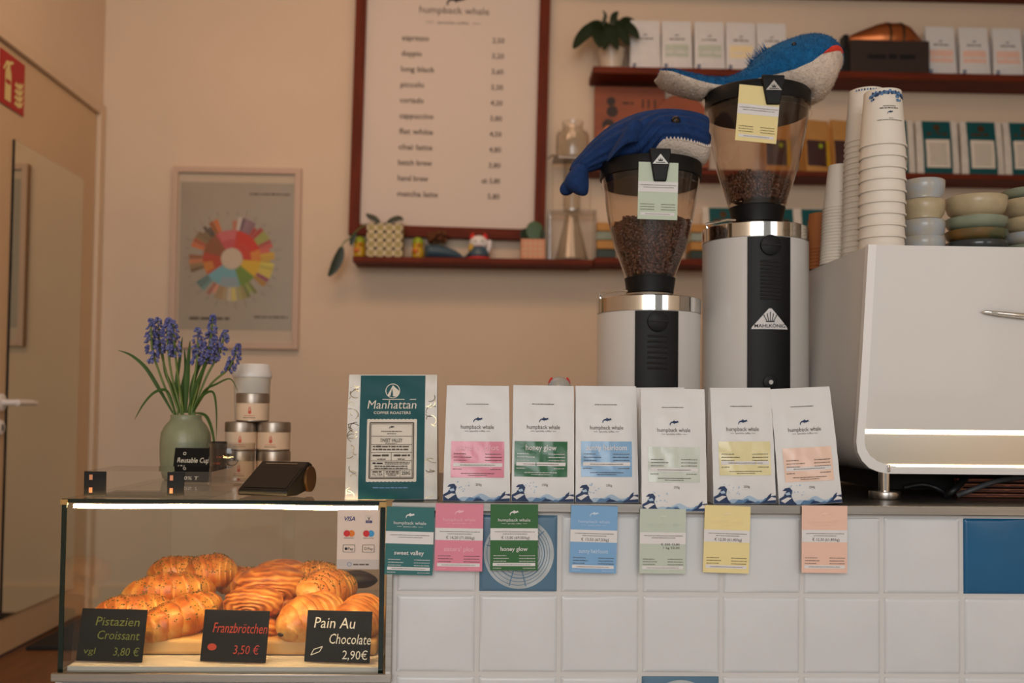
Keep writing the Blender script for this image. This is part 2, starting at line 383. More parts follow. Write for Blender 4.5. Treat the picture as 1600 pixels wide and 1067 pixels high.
# ================================================================ room
YW = 3.75                                       # face of the back wall
XL = P(158, 300, YW).x                          # face of the left wall
FL = PX(85, 986, XL).z                          # floor behind the counter
XR, YB, ZC_ = 2.6, -3.2, FL + 2.75
b = B(); b.box((XL + XR) / 2, YW + .06, (FL + ZC_) / 2, XR - XL + .4, .12, ZC_ - FL); struct(b.build('wall_back', 'wall'))
b = B(); b.box((XL + XR) / 2, (1.6 + YW) / 2 + .1, FL - .05, XR - XL + .4, YW - 1.6 + .2, .1); struct(b.build('floor', 'wood_brown'))
b = B(); b.box((XL + XR) / 2, (YB + 1.6) / 2 - .1, FL - .05, XR - XL + .4, 1.6 - YB + .2, .1); struct(b.build('floor', 'floorgrey'))  # unseen customer-side floor, made pale to bounce light onto the counter tiles
b = B(); b.box((XL + XR) / 2, (YB + YW) / 2, ZC_ + .05, XR - XL + .4, YW - YB + .3, .1); struct(b.build('ceiling', 'ceiling'))
b = B(); b.box(XR + .06, (YB + YW) / 2, (FL + ZC_) / 2, .12, YW - YB, ZC_ - FL); struct(b.build('wall_right', 'wall'))
# left wall with a door set close to the corner
d_top = PX(157, 181, XL).z; dy1 = 3.70; dy0 = 2.62; hd = d_top - FL
b = B(); b.box(XL - .06, (dy1 + .05 + YW) / 2, (FL + ZC_) / 2, .12, YW - dy1 - .05, ZC_ - FL)
b.box(XL - .06, (dy0 + dy1) / 2, (d_top + .05 + ZC_) / 2, .12, dy1 - dy0 + .1, ZC_ - d_top - .05)
b.box(XL - .06, (YB + dy0 - .05) / 2, (FL + ZC_) / 2, .12, dy0 - .05 - YB, ZC_ - FL); struct(b.build('wall_left', 'wall'))
door = struct(thing('door_1', None, None, (XL, 0, FL)))
b = B(); b.box(-.022, (dy0 + dy1) / 2, hd / 2 + .004, .04, dy1 - dy0 - .012, hd - .012); b.build('door_panel', 'door', door, bev=.002)
b = B()
b.box(-.01, dy1 + .022, hd / 2 + .02, .045, .044, hd + .04); b.box(-.01, dy0 - .022, hd / 2 + .02, .045, .044, hd + .04)
b.box(-.01, (dy0 + dy1) / 2, hd + .022, .045, dy1 - dy0, .044); b.build('door_frame', 'trim', door, bev=.003)
m_y0 = PX(22, 218, XL).y; m_y1 = PX(130, 272, XL).y; m_top = PX(22, 218, XL).z - FL
b = B(); b.box(.0005, (m_y0 + m_y1) / 2, (m_top + .12) / 2, .005, m_y1 - m_y0, m_top - .12); b.build('mirror', 'mirror', door, bev=.0008)
b = B(); b.box(.0008, m_y0 - .002, (m_top + .12) / 2, .0065, .004, m_top - .12); b.build('mirror_edge', 'black', door)
hz = PX(30, 629, XL).z - FL; hy = PX(0, 629, XL).y
b = B(); b.lathe([(.026, 0), (.026, .008), (.023, .010)], 24, 0, (0, hy, hz), mt=Matrix.Rotation(PI / 2, 3, 'Y'))
b.lathe([(.009, 0), (.009, .05)], 14, 0, (.006, hy, hz), mt=Matrix.Rotation(PI / 2, 3, 'Y'))
b.tube([(.052, hy - .005, hz), (.055, hy + .03, hz), (.054, hy + .08, hz), (.050, hy + .125, hz - .002)], [.010, .0095, .009, .008], 10); b.build('door_handle', 'whiterim', door)
b = B(); b.lathe([(.022, 0), (.022, .007), (.019, .009)], 24, 0, (0, hy, hz - .075), mt=Matrix.Rotation(PI / 2, 3, 'Y')); kp = b.build('keyhole_plate', 'whiterim', door)
b = B(); b.box(.0105, hy, hz - .075, .002, .006, .018); b.build('keyhole', 'black', kp)
# skirting
b = B(); b.box((XL + XR) / 2, YW - .008, FL + .05, XR - XL, .016, .1); struct(b.build('baseboard_back', 'trim', bev=.003))
b = B(); b.box(XL + .45, YW - .33, FL + .006, .85, .5, .012); tag(b.build('floor_mat', 'rubber', bev=.003), 'dark rubber floor mat along the back wall beside the door', 'mat')  # added dark sheet: paints the floor shade that the mirror reflects
# fire extinguisher sign on the door
sy0 = PX(0, 80, XL).y; sy1 = PX(38, 100, XL).y; sz1 = PX(20, 89, XL).z; sz0 = PX(20, 172, XL).z
sw, sh = sy1 - sy0, sz1 - sz0
s = thing('fire_extinguisher_sign', 'red square fire extinguisher sign on the door above the mirror', 'sign', (XL + .0005, (sy0 + sy1) / 2, sz0))
b = B(); b.box(.001, 0, sh / 2, .002, sw, sh); b.build('sign_plate', 'red', s)
p = Print(); q = sw / 2
p.poly([(-.62 * q, .1 * sh), (-.12 * q, .1 * sh), (-.12 * q, .62 * sh), (-.2 * q, .72 * sh), (-.54 * q, .72 * sh), (-.62 * q, .62 * sh)], 'signcream')
p.poly([(-.5 * q, .72 * sh), (-.24 * q, .72 * sh), (-.24 * q, .8 * sh), (.02 * q, .86 * sh), (-.02 * q, .9 * sh), (-.3 * q, .86 * sh), (-.55 * q, .84 * sh), (-.8 * q, .66 * sh), (-.7 * q, .64 * sh), (-.5 * q, .78 * sh)], 'signcream')
p.rect(-.56 * q, .42 * sh, -.18 * q, .5 * sh, 'red', .001)
for k in range(4):
    z = .12 + k * .12; p.poly([(.15 * q, z * sh), (.5 * q, (z - .03) * sh), (.8 * q, (z + .02) * sh), (.92 * q, (z + .16) * sh), (.7 * q, (z + .08) * sh), (.62 * q, (z + .12) * sh), (.45 * q, (z + .05) * sh), (.3 * q, (z + .09) * sh)], 'signcream')
p.build('pictogram', lambda a, bb, l: (.0022 + l, a, bb), s)
# ================================================================ counter
Y0 = 1.55
ZC = P(1100, 787, Y0).z                         # worktop height
ZG = P(350, 781, Y0).z                          # top of the glass case
TX = [P(x, 928, Y0).x for x in (613, 746, 1501)]
TW = (TX[2] - TX[1]) / 6
TZ1 = P(1050, 803, Y0).z; TZ0 = P(1050, 927.5, Y0).z; TH = TZ1 - TZ0
ZB = P(350, 1052, Y0).z                         # ledge under the case
XC0 = P(88, 1050, Y0).x; XC1 = P(612, 1000, Y0).x
XE = 1.75
cn = thing('service_counter', 'long tiled café counter with a thin steel top carrying the bags and machines', 'counter', (0, Y0, FL))
def rel(z): return z - FL
b = B()
b.box((XC1 + XE) / 2, .3436, rel(ZC - .015) / 2, XE - XC1 - .002, .6928, rel(ZC - .015)); b.box((XC0 + XC1) / 2 - .001, .3436, rel(ZB - .0105) / 2, XC1 - XC0 - .002, .6928, rel(ZB - .0105)); b.build('carcass', 'grout', cn)
tiles = {'tile': B(), 'tileblue': B()}; ringspots = []; slates = []
for r in range(6):
    z1 = TZ1 - r * TH; z0 = max(z1 - TH, FL + .01)
    if z1 - z0 < .03: break
    for c in range(-6, 13):
        x0 = TX[1] + c * TW; x1 = x0 + TW
        if x0 > XE - .02: continue
        x1 = min(x1, XE); lim = XC1 + .002 if z0 > ZB - .01 else XC0
        if z1 > ZB and z0 < ZB and x1 <= XC1 + .003: continue
        x0 = max(x0, lim)
        if x1 - x0 < .02: continue
        zz1 = z1
        k = 'tileslate' if (r, c) in ((0, 0), (2, 2)) else 'tileblue' if (r, c) in ((0, 6),) else 'tile'
        g = .0036; jx = rnd.uniform(-.0006, .0006); jz = rnd.uniform(-.0006, .0006)
        if k == 'tileslate': ringspots.append(((x0 + x1) / 2, (z0 + z1) / 2))
        bb = tiles[k] if k != 'tileslate' else B(); slates += [bb] if k == 'tileslate' else []; nx = 6; fr = .0025
        us = [0, .02, .06, .5, .94, .98, 1]
        rows = []
        for iz, wz in enumerate(us):
            for ix, wx in enumerate(us):
                e = min(wx, 1 - wx, wz, 1 - wz); y = -.0042 - min(e / .05, 1) ** .6 * .0026 + rnd.uniform(-.0002, .0002)
                if e == 0: y = .001
                rows.append((x0 + g / 2 + (x1 - x0 - g) * wx + jx, y, rel(z0 + g / 2 + (z1 - z0 - g) * wz + jz)))
        n = len(us); bb.add(rows, [(j * n + i, j * n + i + 1, (j + 1) * n + i + 1, (j + 1) * n + i) for j in range(n - 1) for i in range(n - 1)])
# tiles in the strip below the case ledge
for c in range(-6, 0):
    x0 = max(TX[1] + c * TW, XC0); x1 = min(TX[1] + (c + 1) * TW, XC1)
    z1 = ZB - .012; z0 = TZ1 - 3 * TH
    if x1 - x0 > .02 and z1 - z0 > .02: tiles['tile'].box((x0 + x1) / 2, -.003, rel((z0 + z1) / 2), x1 - x0 - .003, .007, z1 - z0 - .003)
o = tiles['tile'].build('white_tiles', 'tile', cn, angle=60); o['label'] = 'glazed white square tiles'
o = tiles['tileblue'].build('blue_tile', 'tileblue', cn, angle=60); o['label'] = 'plain deep blue tile'
for q, (x, z) in enumerate(ringspots):
    sl = slates[q].build('slate_blue_tile', 'tileslate', cn, angle=60); sl['label'] = 'slate blue tile with a pale ring drawing'; p = Print()
    R0 = TW * .43
    p.circle(x, rel(z), R0, 'ring', .0002, seg=48)
    for k in range(1, 10):
        r1 = R0 * (1 - k * .095); p.circle(x + k * .0012 - .002, rel(z), r1, 'tileslate', .0004, r1 - R0 * (.016 + .012 * (k % 3 == 0)), 48)
    for k in range(7):
        a = rnd.uniform(0, 6.28); p.line([(x + R0 * .2 * math.cos(a), rel(z) + R0 * .2 * math.sin(a)), (x + R0 * .95 * math.cos(a + .1), rel(z) + R0 * .95 * math.sin(a + .1))], .0016, 'tileslate', .0005)
    p.build('ring_drawing', flat((0, -.0073, 0)), sl)
b = B(); b.box((XC1 + XE) / 2, .345, rel(ZC - .007), XE - XC1 + .004, .71, .014); b.build('steel_top', 'darksteel', cn, bev=.001)
b = B(); b.box((XC1 + XE) / 2, -.0125, rel(ZC - .0068), XE - XC1 + .004, .005, .0135); b.build('front_edge', 'steel', cn, bev=.001)
b = B(); b.box(XC1 - .004, -.004, rel((ZC - .014 + ZB) / 2), .010, .012, ZC - .014 - ZB); b.build('corner_trim', 'steel', cn, bev=.001)
b = B(); b.box((XC0 + XC1) / 2, .345, rel(ZB - .005), XC1 - XC0 + .004, .71, .010); b.build('case_ledge', 'steel', cn, bev=.001)
b = B(); b.box((XC0 + XC1) / 2, -.0135, rel(ZB - .003), XC1 - XC0 + .004, .006, .013); b.build('ledge_edge', 'steel', cn, bev=.0015)
# ================================================================ glass case
GX0 = P(95, 900, Y0).x; GX1 = P(600, 900, Y0).x; GD = .52
gc = thing('pastry_display_case', 'low clear glass pastry case with a glowing light strip at the counter end', 'display case', ((GX0 + GX1) / 2, Y0, ZB))
gw = GX1 - GX0; gh = ZG - ZB; t = .006
b = B(); b.box(0, t / 2, gh / 2 - t / 2, gw - 2 * t, t, gh - t); b.build('front_pane', 'glasscase', gc)
for sgn in (-1, 1):
    b = B(); b.box(sgn * (gw / 2 - t / 2), GD / 2, gh / 2 - t / 2, t, GD, gh - t); sp = b.build('side_pane', 'glasscase', gc)
    b = B(); b.box(sgn * (gw / 2 - t / 2), -.0006, gh / 2 - t / 2, t + .0016, .0012, gh - t); b.build('pane_edge', 'glassedge', sp)
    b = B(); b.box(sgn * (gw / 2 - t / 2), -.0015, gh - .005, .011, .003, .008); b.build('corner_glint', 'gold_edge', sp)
b = B(); b.box(0, GD / 2, gh - t / 2, gw, GD, t - .0002); tp = b.build('top_pane', 'glasscase', gc)
b = B(); b.box(0, -.0006, gh - t / 2, gw + .002, .0012, t); b.build('pane_edge', 'glassedge', tp)
b = B(); b.box(-gw / 4 + .01, GD - .012, gh / 2, gw / 2 + .005, .005, gh - .024); b.build('sliding_door', 'glasscase', gc)
b = B(); b.box(gw / 4 - .01, GD - .003, gh / 2, gw / 2 + .005, .005, gh - .024); b.build('sliding_door', 'glasscase', gc)
b = B(); b.box(0, GD / 2, .003, gw - 2 * t - .002, GD - .03, .006); b.build('base_panel', 'white', gc)
b = B(); n = 30
b.rings([[(x, t + .002 + .010 * (k in (1, 2)), gh - t - .0018 - .0055 * (k in (0, 1)) - .002 * math.sin(x * 9) ** 2) for k in range(4)] for x in [(-gw / 2 + .013) + (gw - .026) * i / n for i in range(n + 1)]]); b.build('light_strip', 'led', gc, angle=80)
b = B(); b.box(0, t + .0065, gh - t - .0007, gw - .020, .0135, .0013); b.build('strip_housing', 'steel', gc)  # added shield, keeps the strip's light from leaking up through the top pane
# payment sticker on the case
cx = P(560, 840, Y0).x; z0 = P(560, 889, Y0).z; z1 = P(560, 796, Y0).z; sw = mpp(Y0) * 65; sh = z1 - z0
s = thing('payment_sign', 'small white card payment sign stuck on the glass pastry case', 'sign', (cx, Y0 - .0012, z0))
b = B(); b.box(0, 0, sh / 2, sw, .001, sh); b.build('card', 'sticker', s)
p = Print(); u = sw / 65
p.rect(-sw / 2, 0, sw / 2, 15 * u, 'stickergrey')
p.text('VISA', -14 * u, 74.5 * u, 9.5 * u, 'visablue', wid=18 * u, shear=.2, bold=True)
p.text('V', 16 * u, 76 * u, 7 * u, 'inkdark', bold=True); p.rect(11 * u, 71 * u, 21 * u, 75 * u, 'visablue'); p.text('PAY', 16 * u, 71.8 * u, 3.2 * u, 'sticker', lift=.001)
p.frame(11 * u, 71 * u, 21 * u, 83 * u, .5 * u, 'stickergrey')
for a, k2 in ((-14, 'mcorange'), (16, 'mcblue')):
    p.circle(a * u + 3.6 * u, 55 * u, 5 * u, k2, .0006); p.circle(a * u - 3.6 * u, 55 * u, 5 * u, 'mcred', .0009); p.dashes(a * u - 8 * u, a * u + 8 * u, 47.5 * u, .8 * u, 'ink')
p.frame(-23 * u, 26.5 * u, -5 * u, 37.5 * u, .7 * u, 'ink'); p.circle(-18.5 * u, 31.5 * u, 2.1 * u, 'inkdark'); p.text('Pay', -15.5 * u, 29.5 * u, 6.2 * u, 'inkdark', 'l')
p.frame(7 * u, 26.5 * u, 25 * u, 37.5 * u, .7 * u, 'ink'); p.circle(11.5 * u, 31.8 * u, 2 * u, 'ink', r2=1.4 * u); p.text('Pay', 15 * u, 29.6 * u, 6 * u, 'ink', 'l')
p.circle(-13 * u, 7.5 * u, 3.4 * u, 'midblue', r2=2.6 * u); p.dashes(-7 * u, 17 * u, 6.4 * u, 2.2 * u, 'ink')
p.build('print', flat((0, -.0005, 0)), s)
# ================================================================ cards on the counter front
M['c_teal'] = mat('card_teal', (46, 108, 108), 0.6); M['c_pink'] = mat('card_pink', (226, 136, 156), 0.6); M['c_green'] = mat('card_forest_green', (48, 102, 52), 0.6)
M['c_blue'] = mat('card_sky_blue', (124, 170, 212), 0.6); M['c_sage'] = mat('card_sage', (194, 203, 188), 0.6); M['c_yellow'] = mat('card_soft_yellow', (238, 219, 156), 0.6); M['c_peach'] = mat('card_peach', (238, 196, 176), 0.6)
M['c_palepink'] = mat('card_pale_pink_text', (242, 188, 200), 0.6); M['c_paleyellow'] = mat('card_pale_yellow_text', (242, 224, 178), 0.6); M['c_palesage'] = mat('card_pale_sage_text', (204, 214, 198), 0.6); M['c_palepeach'] = mat('card_pale_peach_text', (246, 206, 186), 0.6); M['c_paleblue'] = mat('card_pale_blue_text', (196, 216, 236), 0.6)
def card_face(p, w_, h_, name, ck, lk, price=None):
    u = w_ / 74; v = h_ / 105
    p.rect(-w_ / 2, 48 * v, w_ / 2, 67 * v, 'labelwhite', .0003)
    p.whale(0, 92 * v, 14 * u, lk); p.text('humpback whale', 0, 78 * v, 7 * v, lk, wid=50 * u); p.text('specialty coffee', 0, 73.6 * v, 3 * v, lk, wid=21 * u)
    p.line([(-20 * u, 74.6 * v), (-13 * u, 74.6 * v)], .4 * u, lk); p.line([(13 * u, 74.6 * v), (20 * u, 74.6 * v)], .4 * u, lk)
    p.dashes(-30 * u, 32 * u, 61 * v, .9 * v, 'ink'); p.dashes(-18 * u, 20 * u, 57.6 * v, .9 * v, 'ink')
    if price: p.text(price, 2 * u, 50.0 * v, 6.2 * v, 'ink', wid=44 * u)
    if name: p.text(name, 0, 31 * v, 9.5 * v, lk, wid=min(46, 4.2 * len(name)) * u, bold=True)
    for k in range(3):
        p.dashes(-32 * u, (-12 + 4 * (k == 1)) * u, (23 - 4.4 * k) * v, 1.0 * v, lk if ck in ('c_teal', 'c_green') else 'ink'); p.dashes(8 * u, 33 * u, (23 - 4.4 * k) * v, 1.0 * v, lk if ck in ('c_teal', 'c_green') else 'ink')
    p.rect(-33 * u, 7 * v, 33 * u, 12 * v, 'labelwhite', .0003); p.dashes(-26 * u, 26 * u, 9 * v, .8 * v, 'ink')
    p.dashes(-33 * u, -20 * u, 3.2 * v, .9 * v, lk); p.dashes(14 * u, 33 * u, 3.2 * v, .9 * v, lk)
cards = [('sweet valley', 'c_teal', 'labelwhite', 638, 792, 898, 74, 1.2, 'teal card taped at the counter corner beside the glass pastry case', None),
         ("sisters' plot", 'c_pink', 'c_palepink', 716, 787, 892, 74, .6, "pink card taped to the tiled counter front", '€ 14,20 (71,00/kg)'),
         ('honey glow', 'c_green', 'labelwhite', 803, 788, 891, 74, -.2, 'forest green card hanging over the ringed slate blue tile', '€ 13,80 (69,00/kg)'),
         ('sunny heirloom', 'c_blue', 'c_paleblue', 926, 790, 895, 73, 1.2, 'sky blue card taped to the counter tiles', '€ 13,50 (67,5/kg)'),
         (None, 'c_sage', 'c_palesage', 1035, 795, 896, 72, .2, 'pale sage green card taped to the tiles beneath the overhanging bag', None),
         (None, 'c_yellow', 'c_paleyellow', 1134, 790, 895, 72, 1.5, 'soft yellow card taped to the white counter tiles', '€ 12,30 (61,40/kg)'),
         (None, 'c_peach', 'c_palepeach', 1288, 790, 895, 72, .2, 'peach coloured card hanging on the white counter tiles', '€ 12,30 (61,40/kg)')]
for nm, ck, lk, px, y1, y0, wp, tilt, lab, pr in cards:
    c = P(px, y0, Y0 - .019); hh = (P(px, y1, Y0 - .019) - c).z; ww = wp * mpp(Y0 - .019)
    s = thing('coffee_card', lab, 'card', (c.x, Y0 - .019, c.z), group='coffee cards on the counter front', ry=math.radians(tilt))
    b = B(); b.box(0, 0, hh / 2, ww, .0012, hh); b.build('card_stock', ck, s)
    p = Print(); card_face(p, ww, hh, nm, ck, lk, pr)
    if ck == 'c_sage':
        u = ww / 74; p.text('€ 250 13,80', 12 * u, 45 * u, 5 * u, 'ink', wid=30 * u); p.text('1 kg 53,00', 14 * u, 39.5 * u, 5 * u, 'ink', wid=26 * u)
    p.build('lettering', flat((0, -.0006, 0)), s)
# ================================================================ bags on the counter
def wave_print(p, w_, u, drop=0):
    # plain rolling sea along the bag foot
    n = 28; z0 = -drop + .0006
    def crest(a): return (6 + 3 * math.sin(a * 9 + 1) + 2 * math.sin(a * 23)) * u + (z0)
    xs = [-w_ / 2 + w_ * i / n for i in range(n + 1)]
    p.poly([(x, z0) for x in xs] + [(x, crest(x / w_) + 1 * u) for x in reversed(xs)], 'paleblue', .0004)
    p.poly([(x, z0) for x in xs] + [(x, z0 + (4 + 3 * math.sin(x / w_ * 17 + 2) + 2 * math.sin(x / w_ * 41)) * u) for x in reversed(xs)], 'midblue', .0007)
    L = -w_ / 2
    p.poly([(L, z0), (L + 27 * u, z0), (L + 22 * u, z0 + 6 * u), (L + 19 * u, z0 + 14 * u), (L + 21 * u, z0 + 22 * u), (L + 17 * u, z0 + 27 * u), (L + 10 * u, z0 + 26 * u), (L + 6 * u, z0 + 22 * u), (L + 12 * u, z0 + 22 * u), (L + 7 * u, z0 + 14 * u), (L, z0 + 10 * u)], 'navy', .0010)
    p.poly([(L + 2 * u, z0 + 7 * u), (L + 13 * u, z0 + 12 * u), (L + 20 * u, z0 + 11 * u), (L + 14 * u, z0 + 7 * u), (L + 8 * u, z0 + 3 * u)], 'labelwhite', .0013)
    p.poly([(L + 9 * u, z0 + 18 * u), (L + 16 * u, z0 + 20 * u), (L + 18 * u, z0 + 16 * u), (L + 12 * u, z0 + 15 * u)], 'paleblue', .0013)
    for k in range(12): p.circle(L + rnd.uniform(16, 40) * u, z0 + rnd.uniform(14, 30) * u, rnd.uniform(.5, 1.5) * u, 'paleblue', .0008, seg=8)
    R_ = w_ / 2
    p.poly([(R_, z0), (R_ - 26 * u, z0), (R_ - 17 * u, z0 + 5 * u), (R_ - 12 * u, z0 + 12 * u), (R_ - 7 * u, z0 + 16 * u), (R_ - 8 * u, z0 + 11 * u), (R_, z0 + 12 * u)], 'navy', .0010)
    p.poly([(R_ - 14 * u, z0 + 4 * u), (R_ - 7 * u, z0 + 10 * u), (R_, z0 + 8 * u), (R_, z0 + 5 * u)], 'labelwhite', .0013)
    p.poly([(L + 46 * u, z0), (L + 52 * u, z0 + 5 * u), (L + 58 * u, z0 + 4 * u), (L + 66 * u, z0 + 1 * u)], 'navy', .0010)
def bag_shape(w0, w1, h, d0, d1, drop, seed, full=.004):
    r = random.Random(seed); ph = [r.uniform(0, 6) for _ in range(4)]
    def half(v): return (w0 + (w1 - w0) * v) / 2
    def dep(v): return (d1 + (d0 - d1) * (1 - v) ** .75) / 2
    def front(a, bb, lift=0):
        v = min(max(bb / h, 0), 1); hw = half(v); s_ = a / hw
        bulge = full * math.cos(max(-1, min(1, s_)) * PI / 2) * math.sin(PI * min(1, v * 1.1 + .1)) ** .7
        wr = .0009 * math.sin(9 * s_ + 7 * v + ph[0]) * math.sin(PI * v) + .0006 * math.sin(31 * v + 4 * s_ + ph[1])
        return (a, -dep(v) - bulge - wr + (d0 / 2 if False else 0) - lift, bb)
    nz, nx = 22, 12; rs = []
    zs = [-drop] * (1 if drop else 0) + [h * k / nz for k in range(nz + 1)]
    for z in zs:
        v = max(z, 0) / h; hw = half(v); ring = []
        for i in range(nx + 1):
            a = -hw + 2 * hw * i / nx; fx, fy, fz = front(a, z); ring.append((a, fy, z))
        if z < 0:
            for a in [hw - 2 * hw * i / nx for i in range(nx + 1)]: ring.append((a, -dep(0) + .0025, z))
        else:
            g = .35 * min(dep(v) * 2, .02)                  # gusset folds in at the sides
            ring.append((hw - g * (v ** .5), 0, z))
            for i in range(nx + 1): ring.append((hw - 2 * hw * i / nx, dep(v), z))
            ring.append((-hw + g * (v ** .5), 0, z))
        rs.append(ring)
    if drop:
        rs[0] = rs[0][:nx + 1] + [(half(0), -dep(0) + .0028, -drop)] + rs[0][nx + 1:] + [(-half(0), -dep(0) + .0028, -drop)]
        k = rs[1]; flap = list(rs[0])
        mid = [p for p in k[:nx + 1]] + [(half(0), -dep(0) + .003, .0006)] + [(p[0], -dep(0) + .003, .0006) for p in k[nx + 2:2 * nx + 3]] + [(-half(0), -dep(0) + .003, .0006)]
        rs = [flap, mid] + [k] + rs[2:]
    return rs, front
wb = [("sisters' plot", 'c_pink', 'c_palepink', 744.5, 783, 602, 105, 98, 0, 0, "white coffee bag with a pink label on the counter", 690, 746, 704, 787),
      ('honey glow', 'c_green', 'labelwhite', 848, 784, 602, 98, 96, 0, .3, 'white coffee bag with a forest green label on the counter', 690, 745, 803, 886),
      ('sunny heirloom', 'c_blue', 'labelwhite', 948.5, 785, 603, 99, 96, 0, -.2, 'white coffee bag with a sky blue label on the counter', 690, 745, 908, 988),
      (None, 'c_sage', 'labelwhite', 1054, 786, 606, 103, 102, 11, 0, 'white coffee bag with a pale sage label, its foot overhanging the counter edge', 697, 752, 1013, 1094),
      (None, 'c_yellow', 'labelwhite', 1164, 787, 606, 99, 97, 0, -.7, 'white coffee bag with a glossy yellow label', 690, 743, 1125, 1207),
      (None, 'c_peach', 'labelwhite', 1267, 787, 605, 100, 96, 0, -3.4, 'white coffee bag with a peach label standing beside the espresso machine', 698, 751, 1229, 1307)]
LM = {}
for q, c_ in (('c_pink', (226, 142, 160)), ('c_green', (48, 104, 66)), ('c_blue', (136, 176, 212)), ('c_sage', (206, 212, 200)), ('c_yellow', (230, 218, 166)), ('c_peach', (240, 206, 186))):
    LM[q] = q + '_gloss'; M[LM[q]] = mat('glossy_label_' + q[2:], c_, 0.2, bump=0.25, bscale=22)
def white_bag(nm, ck, lk, px, yb, yt, wb_, wt, drop, tilt, lab, l0, l1, la, lb, Yf=1.552, prints=True, seed=1, group='white coffee bags on the counter'):
    c = P(px, yb, Yf); k = mpp(Yf); h = (P(px, yt, Yf + .02) - c).z; d0, d1 = .052, .007
    c = Vector((c.x, Yf + d0 / 2, ZC + .0005))
    s = thing('coffee_bag', lab, 'bag', c, group=group, ry=math.radians(tilt))
    rs, F = bag_shape(wb_ * k, wt * k, h, d0, d1, drop * k, seed)
    B().rings(rs).build('pouch', 'bag', s, angle=60)
    if not prints: return s
    u = h / 182
    if ck:
        p = Print(); a0 = (la - px) * k; a1 = (lb - px) * k; b1 = (yb - l0) * k; b0 = (yb - l1) * k
        p.rect(a0, b0, a1, b1, LM[ck], .0008, 10); lo = p.build('label', F, s)
        p = Print(); m_ = (a0 + a1) / 2; dk = lk if ck in ('c_green',) else 'ink'
        if nm: p.text(nm, m_, b1 - 13.5 * u, 12 * u, lk, wid=(a1 - a0) * (.58 if len(nm) < 13 else .8), lift=.0016, bold=True)
        for q in range(3):
            p.dashes(a0 + 4 * u, a0 + (24 + 8 * (q == 1)) * u, b1 - (20 + 5 * q) * u, 1.1 * u, dk, .0016); p.dashes(a1 - 30 * u, a1 - 4 * u, b1 - (20 + 5 * q) * u, 1.1 * u, dk, .0016)
        p.rect(a0 + 3 * u, b0 + 17 * u, a1 - 3 * u, b0 + 22.5 * u, 'labelwhite', .0012, 6); p.dashes(a0 + 14 * u, a1 - 14 * u, b0 + 19.2 * u, .9 * u, 'ink', .0018)
        p.dashes(a0 + 3 * u, a0 + 17 * u, b0 + 12.5 * u, 1.1 * u, dk, .0016); p.dashes(a1 - 22 * u, a1 - 4 * u, b0 + 12.5 * u, 1.1 * u, dk, .0016)
        p.dashes(m_ - 26 * u, m_ + 26 * u, b0 + 6 * u, 1.1 * u, dk, .0016); p.dashes(m_ - 15 * u, m_ + 15 * u, b0 + 3 * u, 1.0 * u, dk, .0016)
        p.build('label_lettering', F, lo)
    p = Print()
    p.whale(1 * u, 128 * u, 15 * u, 'navy', .001); p.build('whale_mark', F, s); p = Print(); p.dashes(-18 * u, 18 * u, 152 * u, 1.1 * u, 'ink', .001)
    p.text('humpback whale', 0, 113.5 * u, 9 * u, 'ink', wid=52 * u, lift=.001); p.text('specialty coffee', 0, 109 * u, 3.6 * u, 'ink', wid=24 * u, lift=.001)
    p.line([(-20 * u, 110 * u), (-14 * u, 110 * u)], .5 * u, 'ink', .001); p.line([(14 * u, 110 * u), (20 * u, 110 * u)], .5 * u, 'ink', .001)
    p.text('250g', 3 * u, 25 * u, 5 * u, 'ink', lift=.001)
    p.build('bag_lettering', F, s)
    p = Print(); wave_print(p, wb_ * k * .99, u, drop * k); p.build('wave_print', F, s, maxlen=.012)
    return s
for i, a in enumerate(wb): white_bag(*a, seed=i + 3, Yf=1.552 if a[8] == 0 else 1.533)
for px, lab, yt in ((1032, 'white coffee bag hidden behind the sage labelled bag, only its top showing', 595), (1243, 'white coffee bag hidden behind the peach labelled bag, only its top showing', 598)):
    white_bag(None, None, None, px, 768, yt, 96, 88, 0, -1 if px < 1100 else 0, lab, 0, 0, 0, 0, Yf=1.632, prints=False, seed=px, group='white coffee bags in the second row')
# ---------------------------------------------------------------- big teal bag
Yf = 1.575; k = mpp(Yf)
c = P(611, 779, Yf); zb = ZG + .0005; h = (P(611, 584, Yf + .03) - c).z
s = thing('coffee_bag', 'large patterned white coffee bag with a broad teal band, standing over the glass case corner', 'bag', (c.x, Yf + .036, zb), ry=math.radians(-.6))
rs, F = bag_shape(143 * k, 139 * k, h, .072, .012, 0, 2, .005)
B().rings(rs).build('pouch', 'pattern', s, angle=60)
u = k
p = Print(); p.rect(-51 * u, .0005, 51 * u, h - .0015, 'teal', .0009, 14); band = p.build('teal_band', F, s, maxlen=.010)
p = Print(); r2 = random.Random(5)
for q in range(46):
    sd = r2.choice((-1, 1)); a = sd * r2.uniform(53, 68) * u; b_ = r2.uniform(4, 188) * u; R_ = r2.uniform(4, 13) * u; t0 = r2.uniform(0, 6.28)
    pts = [(a + R_ * math.cos(t0 + j * .3), b_ + R_ * .8 * math.sin(t0 + j * .3)) for j in range(9)]
    pts = [(x, y) for x, y in pts if 52 * u < abs(x) < 70 * u and 1 * u < y < h]
    if len(pts) > 2: p.line(pts, .9 * u, r2.choice(('foil', 'foil', 'ink')), .0008)
p.build('foil_lines', F, s)
p = Print()
p.circle(0, 169 * u, 11.5 * u, 'cream', .0014, 10.3 * u, 40)
p.poly([(-9 * u, 161 * u), (0, 178 * u), (10 * u, 169 * u), (10 * u, 163 * u), (6 * u, 160 * u)], 'cream', .0014); p.poly([(-4 * u, 160 * u), (-1 * u, 173 * u), (1 * u, 160 * u)], 'teal', .0017); p.build('tent_mark', F, band); p = Print()
